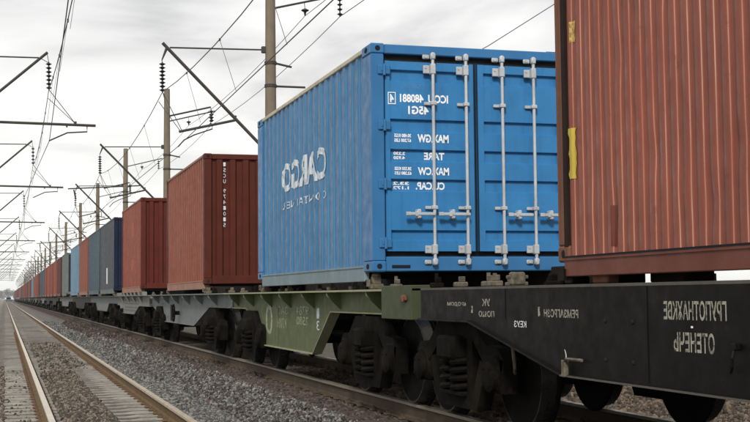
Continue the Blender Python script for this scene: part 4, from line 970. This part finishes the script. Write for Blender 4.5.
# ------------------------------------------------------------------ overhead line masts
def insulator(mb, p, q, n, r=.11):
    p = Vector(p); q = Vector(q); d = (q-p); L = d.length; d.normalize()
    mb.tube(p, q, .022, n=6)
    prof = []
    for k in range(n):
        t = L*(k+.5)/n; w = min(L/n*.38, .045)
        prof = [(t-w, .03), (t-.2*w, r*.8), (t, r), (t+.25*w, r*.75), (t+w, .03)]
        mb.lathe(p, d, prof, 10)
def mast(xp, y, side, label, group, top=12.3, variant=0, near=False, tipx=None, label_only=None):
    """side=+1: mast at the right of its track, bracket reaching left"""
    root = empty('catenary_mast', (xp, y, -.4)); tag(root, label, 'overhead line mast', group)
    def P(x, z): return (x-xp, 0, z+.4)
    pm_ = MB(); pm_.lathe((0,0,0), (0,0,1), [(0,.23),(6,.195),(top+.4-.02,.155),(top+.4,.13)], 16); pm_.build('pole', M['pole'], root, smooth=True)
    if side > 0:
        tx, px = 4.72, xp
        tip, tie, knee = (tx, 9.5), (4.95, 9.36), (xp-.17, 6.15)
        s = MB(); s.tube(P(*tip), P(*knee), .052, n=8); s.build('strut', M['iron'], root, smooth=True)
        t = MB(); t.tube(P(*tie), P(xp-.15, 9.43), .026, n=6); t.bbox((-.30, -.06, 9.72), (-.12, .06, 9.94), .02); t.build('tie_rod', M['iron'], root)
        b = MB(); b.tube(P(4.86, 9.36), P(4.70, 8.95), .05, .02, n=6); b.tube(P(4.70, 8.97), P(4.71, 8.85), .014, n=5); b.build('insulator_hanger', M['iron'], root)
        i = MB(); insulator(i, P(4.71, 8.88), P(4.72, 7.93), 8 if near else 6); i.build('insulator', M['insul'], root, smooth=near)
        r = MB()
        r.tube(P(5.24, 6.68), P(7.03, 7.10), .042, n=8); r.tube(P(7.0, 7.08), P(7.06, 7.25), .035, n=6)
        r.tube(P(4.93, 7.17), P(6.25, 7.50), .028, n=6); r.tube(P(6.25, 7.50), P(6.27, 7.36), .012, n=5)
        r.build('registration_arm', M['iron'], root)
        i = MB(); insulator(i, P(6.27, 7.40), P(6.28, 7.02), 4, .085); i.build('insulator', M['insul'], root)
        r = MB(); r.path([P(6.30, 6.95), P(6.30, 6.80), P(5.72, 6.59), P(5.40, 6.42), P(5.21, 6.20)], .024, 6); r.build('steady_arm', M['iron'], root)
        r = MB()
        for a, c_ in (((4.60, 7.62), (5.27, 6.72)), ((4.74, 7.9), (5.33, 6.72)), ((4.72, 7.95), (4.93, 7.17))): r.tube(P(*a), P(*c_), .013, n=5)
        r.build('stay_wire', M['wire'], root)
        if variant == 1:
            r = MB(); r.tube(P(4.2, 9.15), P(xp+1.0, 9.45), .045, n=6); r.tube(P(4.6, 9.1), P(4.75, 8.4), .05, n=6); r.build('cross_arm', M['iron'], root)
        # feeder arms on the field side
        r = MB(); r.tube(P(xp+.14, 10.82), P(xp+2.6, 11.45), .034, n=6); r.tube(P(xp, 9.98), P(xp+2.0, 11.2), .0001, n=3) if False else None
        r.build('feeder_arm', M['iron'], root)
        i = MB(); i.tube(P(9.34, 11.05), P(9.36, 10.85), .012, n=5); i.lathe(P(9.36, 10.87), (0,0,-1), [(0,.02),(.05,.12),(.08,.13),(.12,.05),(.25,.02)], 10)
        insulator(i, P(10.54, 11.3), P(10.545, 10.66), 4, .10); i.build('insulator', M['insul'], root)
        for z in (9.0, 8.25):
            r = MB(); r.lathe((0,0,z+.4-.05), (0,0,1), [(0,.20),(.1,.20)], 14); r.tube((.18, 0, z+.4), (.70 if z > 8.5 else 1.15, 0, z+.4-(.10 if z > 8.5 else 0)), .035, n=6)
            r.build('pole_band', M['iron'], root)
    else:
        s = MB(); s.tube(P(1.27, 9.52), P(xp+.17, 9.52-(1.27-xp-.17)*.9), .045, n=8); s.build('strut', M['iron'], root, smooth=True)
        t = MB(); t.tube(P(1.0, 9.33), P(xp+.15, 9.28), .024, n=6); t.build('tie_rod', M['iron'], root)
        b = MB(); b.tube(P(1.02, 9.33), P(1.30, 9.18), .012, n=5); b.tube(P(1.25, 9.5), P(1.31, 9.2), .012, n=5); b.build('insulator_hanger', M['iron'], root)
        i = MB(); insulator(i, P(1.31, 9.2), P(1.325, 8.28), 7 if near else 5, .105); i.build('insulator', M['insul'], root, smooth=near)
        r = MB(); r.tube(P(xp+.15, 7.20), P(2.83, 7.14), .045, n=8); r.tube(P(1.9, 7.14), P(1.9, 7.06), .03, n=5); r.tube(P(2.17, 7.16), P(2.17, 7.26), .05, n=6); r.build('registration_arm', M['iron'], root)
        r = MB(); r.path([P(2.55, 7.14), P(2.555, 6.93), P(1.92, 6.88), P(1.34, 6.60)], .026, 6); r.build('steady_arm', M['iron'], root)
        r = MB(); r.tube(P(1.33, 8.28), P(2.15, 7.22), .014, n=5); r.tube(P(1.30, 8.0), P(2.12, 7.24), .012, n=5); r.build('stay_wire', M['wire'], root)
    return root
RY = [39.46, 66.57, 90.4, 118.4, 146.2, 181.7, 216.0]
while RY[-1] < 560: RY.append(RY[-1]+30)
tops = [12.6, 12.55, 12.1, 12.1, 12.3]
rl = ['tall tan concrete mast rising behind the blue container, nearest of the right-hand row', 'concrete mast standing behind the first red container with a slanting bracket above the train', 'concrete mast behind the second red container, third of the right-hand row',
      'concrete mast rising behind the slate grey container', 'concrete mast behind the blue grey container, fifth of the right-hand row', 'thin concrete mast behind the pale blue container', 'thin concrete mast behind the maroon distant container']
for k, y in enumerate(RY):
    mast(8.2, y, 1, rl[k] if k < len(rl) else 'small distant concrete mast in the right-hand row behind the far containers', 'masts along the right of the train' if k < len(rl) else 'far masts along the right of the train', tops[k] if k < 5 else 12.2, 1 if k in (2, 5, 8) else 0, k < 2)
LY = [42.0, 66.0]
while LY[-1] < 400: LY.append(LY[-1]+31)
ll = ['left-hand mast whose long boom and insulator hang over the empty track, nearest the camera', 'second left-hand mast, its slanting bracket showing at the left edge below the near boom', 'third left-hand mast with its bracket over the empty track']
for k, y in enumerate(LY):
    mast(-2.75, y, -1, ll[k] if k < 3 else 'small distant left-hand mast bracket over the empty track', 'masts along the left of the empty track' if k < 3 else 'far masts along the left of the empty track', 11.0, 0, k < 1)

def wire(name, pts, r, label, sag=.0, parent=None, cat='overhead wire', n=8):
    mb = MB(); path = []
    for (a, b) in zip(pts, pts[1:]):
        a = Vector(a); b = Vector(b)
        for k in range(n):
            t = k/n; p = a.lerp(b, t); p.z -= sag*4*t*(1-t)*min(1, (b-a).length/27); path.append(p)
    path.append(Vector(pts[-1])); mb.path(path, r, 5)
    o = mb.build(name, M['wire'], parent)
    if label: tag(o, label, cat)
    return o
sy = [12.0]+RY; zz = [5.22, 5.0]
tag_w = wire('messenger_wire', [(4.95, -14, 7.95)]+[(4.72, y, 7.93) for y in sy], .013, 'bearer wire hanging over the train from the right-hand masts, its insulators below the bracket tips', .55)
for a, b in zip(sy[:5], sy[1:6]):
    for t in (.2, .4, .6, .8):
        drp = MB(); y = a+(b-a)*t; drp.tube((4.72+.25*0, y, 7.93-.55*4*t*(1-t)), (5.1, y, 6.22), .007, n=4, caps=False)
        drp.bbox((4.70, y-.03, 7.90-.55*4*t*(1-t)), (4.74, y+.03, 7.96-.55*4*t*(1-t)), .005); drp.build('dropper', M['wire'], tag_w)
wire('contact_wire', [(4.9, -14, 6.2)]+[(5.2 if k % 2 else 4.95, y, 6.2) for k, y in enumerate(sy)], .012, 'lower contact wire above the train held by the steady arms')
wire('feeder_wire', [(9.36, -14, 10.62)]+[(9.36, y, 10.62) for y in sy], .011, 'thin feeder wire right of the masts on the inner insulator', .3)
wire('feeder_wire', [(10.545, -14, 10.66)]+[(10.545, y, 10.66) for y in sy], .013, 'outer feeder wire hung from the three-disc insulator beside the nearest mast', .3)
sl2 = [16.0]+LY
mw = wire('messenger_wire', [(1.2, -12, 8.3)]+[(1.32, y, 8.28) for y in sl2], .013, 'bearer wire above the empty track at the upper left', .5)
for a, b in zip(sl2[:5], sl2[1:6]):
    for t in (.15, .32, .5, .68, .85):
        drp = MB(); y = a+(b-a)*t; drp.tube((1.32, y, 8.28-.5*4*t*(1-t)), (1.15, y, 6.6), .007, n=4, caps=False)
        drp.bbox((1.30, y-.04, 8.24-.5*4*t*(1-t)), (1.34, y+.04, 8.32-.5*4*t*(1-t)), .005); drp.build('dropper', M['wire'], mw)
wire('contact_wire', [(1.0, -12, 6.6)]+[(.9 if k % 2 == 0 else 1.35, y, 6.6) for k, y in enumerate(sl2)], .012, 'lower contact wire above the empty track, at the upper left')
wire('span_wire', [(17.5, 50, 10.82), (19.995, 50, 12.189), (23.106, 50, 14.169), (26.5, 50, 16.4)], .02, 'slanting wire against the sky above the blue doors')

# timber line pole hidden mostly by the red container: only its cross-arm tip shows over the blue roof
up = empty('line_pole', (25.6, 50, -.9)); tag(up, 'line pole behind the red-brown container whose arm tip shows above the blue roof', 'pole')
MB().lathe((0,0,0), (0,0,1), [(0,.17),(13.4,.12)], 12).build('pole', M['pole'], up, smooth=True)
MB().box((-2.87, -.05, 12.86), (1.5, .05, 12.96)).build('cross_arm', M['iron'], up)

# ------------------------------------------------------------------ distance
sv_ = empty('rail_trolley', (1.35, 470, 0)); tag(sv_, 'small blurred service trolley far away on the empty track', 'rail trolley')
t = MB(); t.bbox((-1.1,-2,.45), (1.1,2,1.25), .1); t.bbox((-.8,-1.4,1.25), (.8,1.6,2.0), .15); t.build('body', M['trolley'], sv_)
MB().box((-.65,-1.415,1.4), (.65,-1.39,1.85)).build('windscreen', M['glass'], sv_)
for s in (-1, 1):
    for q in (-1.3, 1.3): MB().lathe((s*.79-.05, q, .36), (1,0,0), [(0,.36),(.1,.36)], 14).build('wheel', M['bogie'], sv_)
def tree(x, y, h, label):
    root = empty('tree', (x, y, -1.4)); tag(root, label, 'tree', 'far trees beyond the end of the track')
    tr = MB(); tr.tube((0,0,0), (0,0,h*.5), .35, .2, n=8)
    r = random.Random(int(x*7+y))
    cl = []
    for k in range(9):
        a = r.uniform(0, 6.28); rr = r.uniform(.15, .38)*h; c = Vector((rr*math.cos(a), rr*math.sin(a), h*r.uniform(.12, .8))); cl.append((c, h*r.uniform(.16, .27)))
        tr.tube((0,0,h*.35), c, .12, .05, n=5)
    tr.build('trunk', M['trunk'], root)
    cr_ = MB()
    for c, rad in cl:
        for q in range(170):
            d = Vector((r.gauss(0,1), r.gauss(0,1), r.gauss(0,1))).normalized()*rad*r.random()**.4; p = c+d
            n_ = Vector((r.gauss(0,1), r.gauss(0,1), r.gauss(0,1))).normalized(); a_ = n_.orthogonal().normalized()*1.1; b_2 = n_.cross(a_).normalized()*1.1
            cr_.add([p-a_, p+b_2, p+a_, p-b_2], [(0,1,2,3)])
    cr_.build('crown', M['foliage'], root)
r = random.Random(3)
for k in range(16):
    tree(-160+k*22+r.uniform(-5, 5), 3900+r.uniform(-100, 100), r.uniform(26, 38), 'hazy grey-green tree among the far ones where the tracks vanish')

# ------------------------------------------------------------------ haze
hb = MB().box((-2550, -80, -3), (2550, 4600, 42)).build('haze', None); hb.data.materials.clear()
hm = bpy.data.materials.new('thin pale haze'); hm.use_nodes = True; t = hm.node_tree; t.nodes.clear()
o_ = N(t, 'ShaderNodeOutputMaterial'); v_ = N(t, 'ShaderNodeVolumePrincipled'); v_.inputs['Color'].default_value = (.96, .97, .98, 1); v_.inputs['Density'].default_value = .00011
t.links.new(v_.outputs[0], o_.inputs['Volume']); hb.data.materials.append(hm); tag(hb, kind='stuff', label='thin pale haze in the distance')
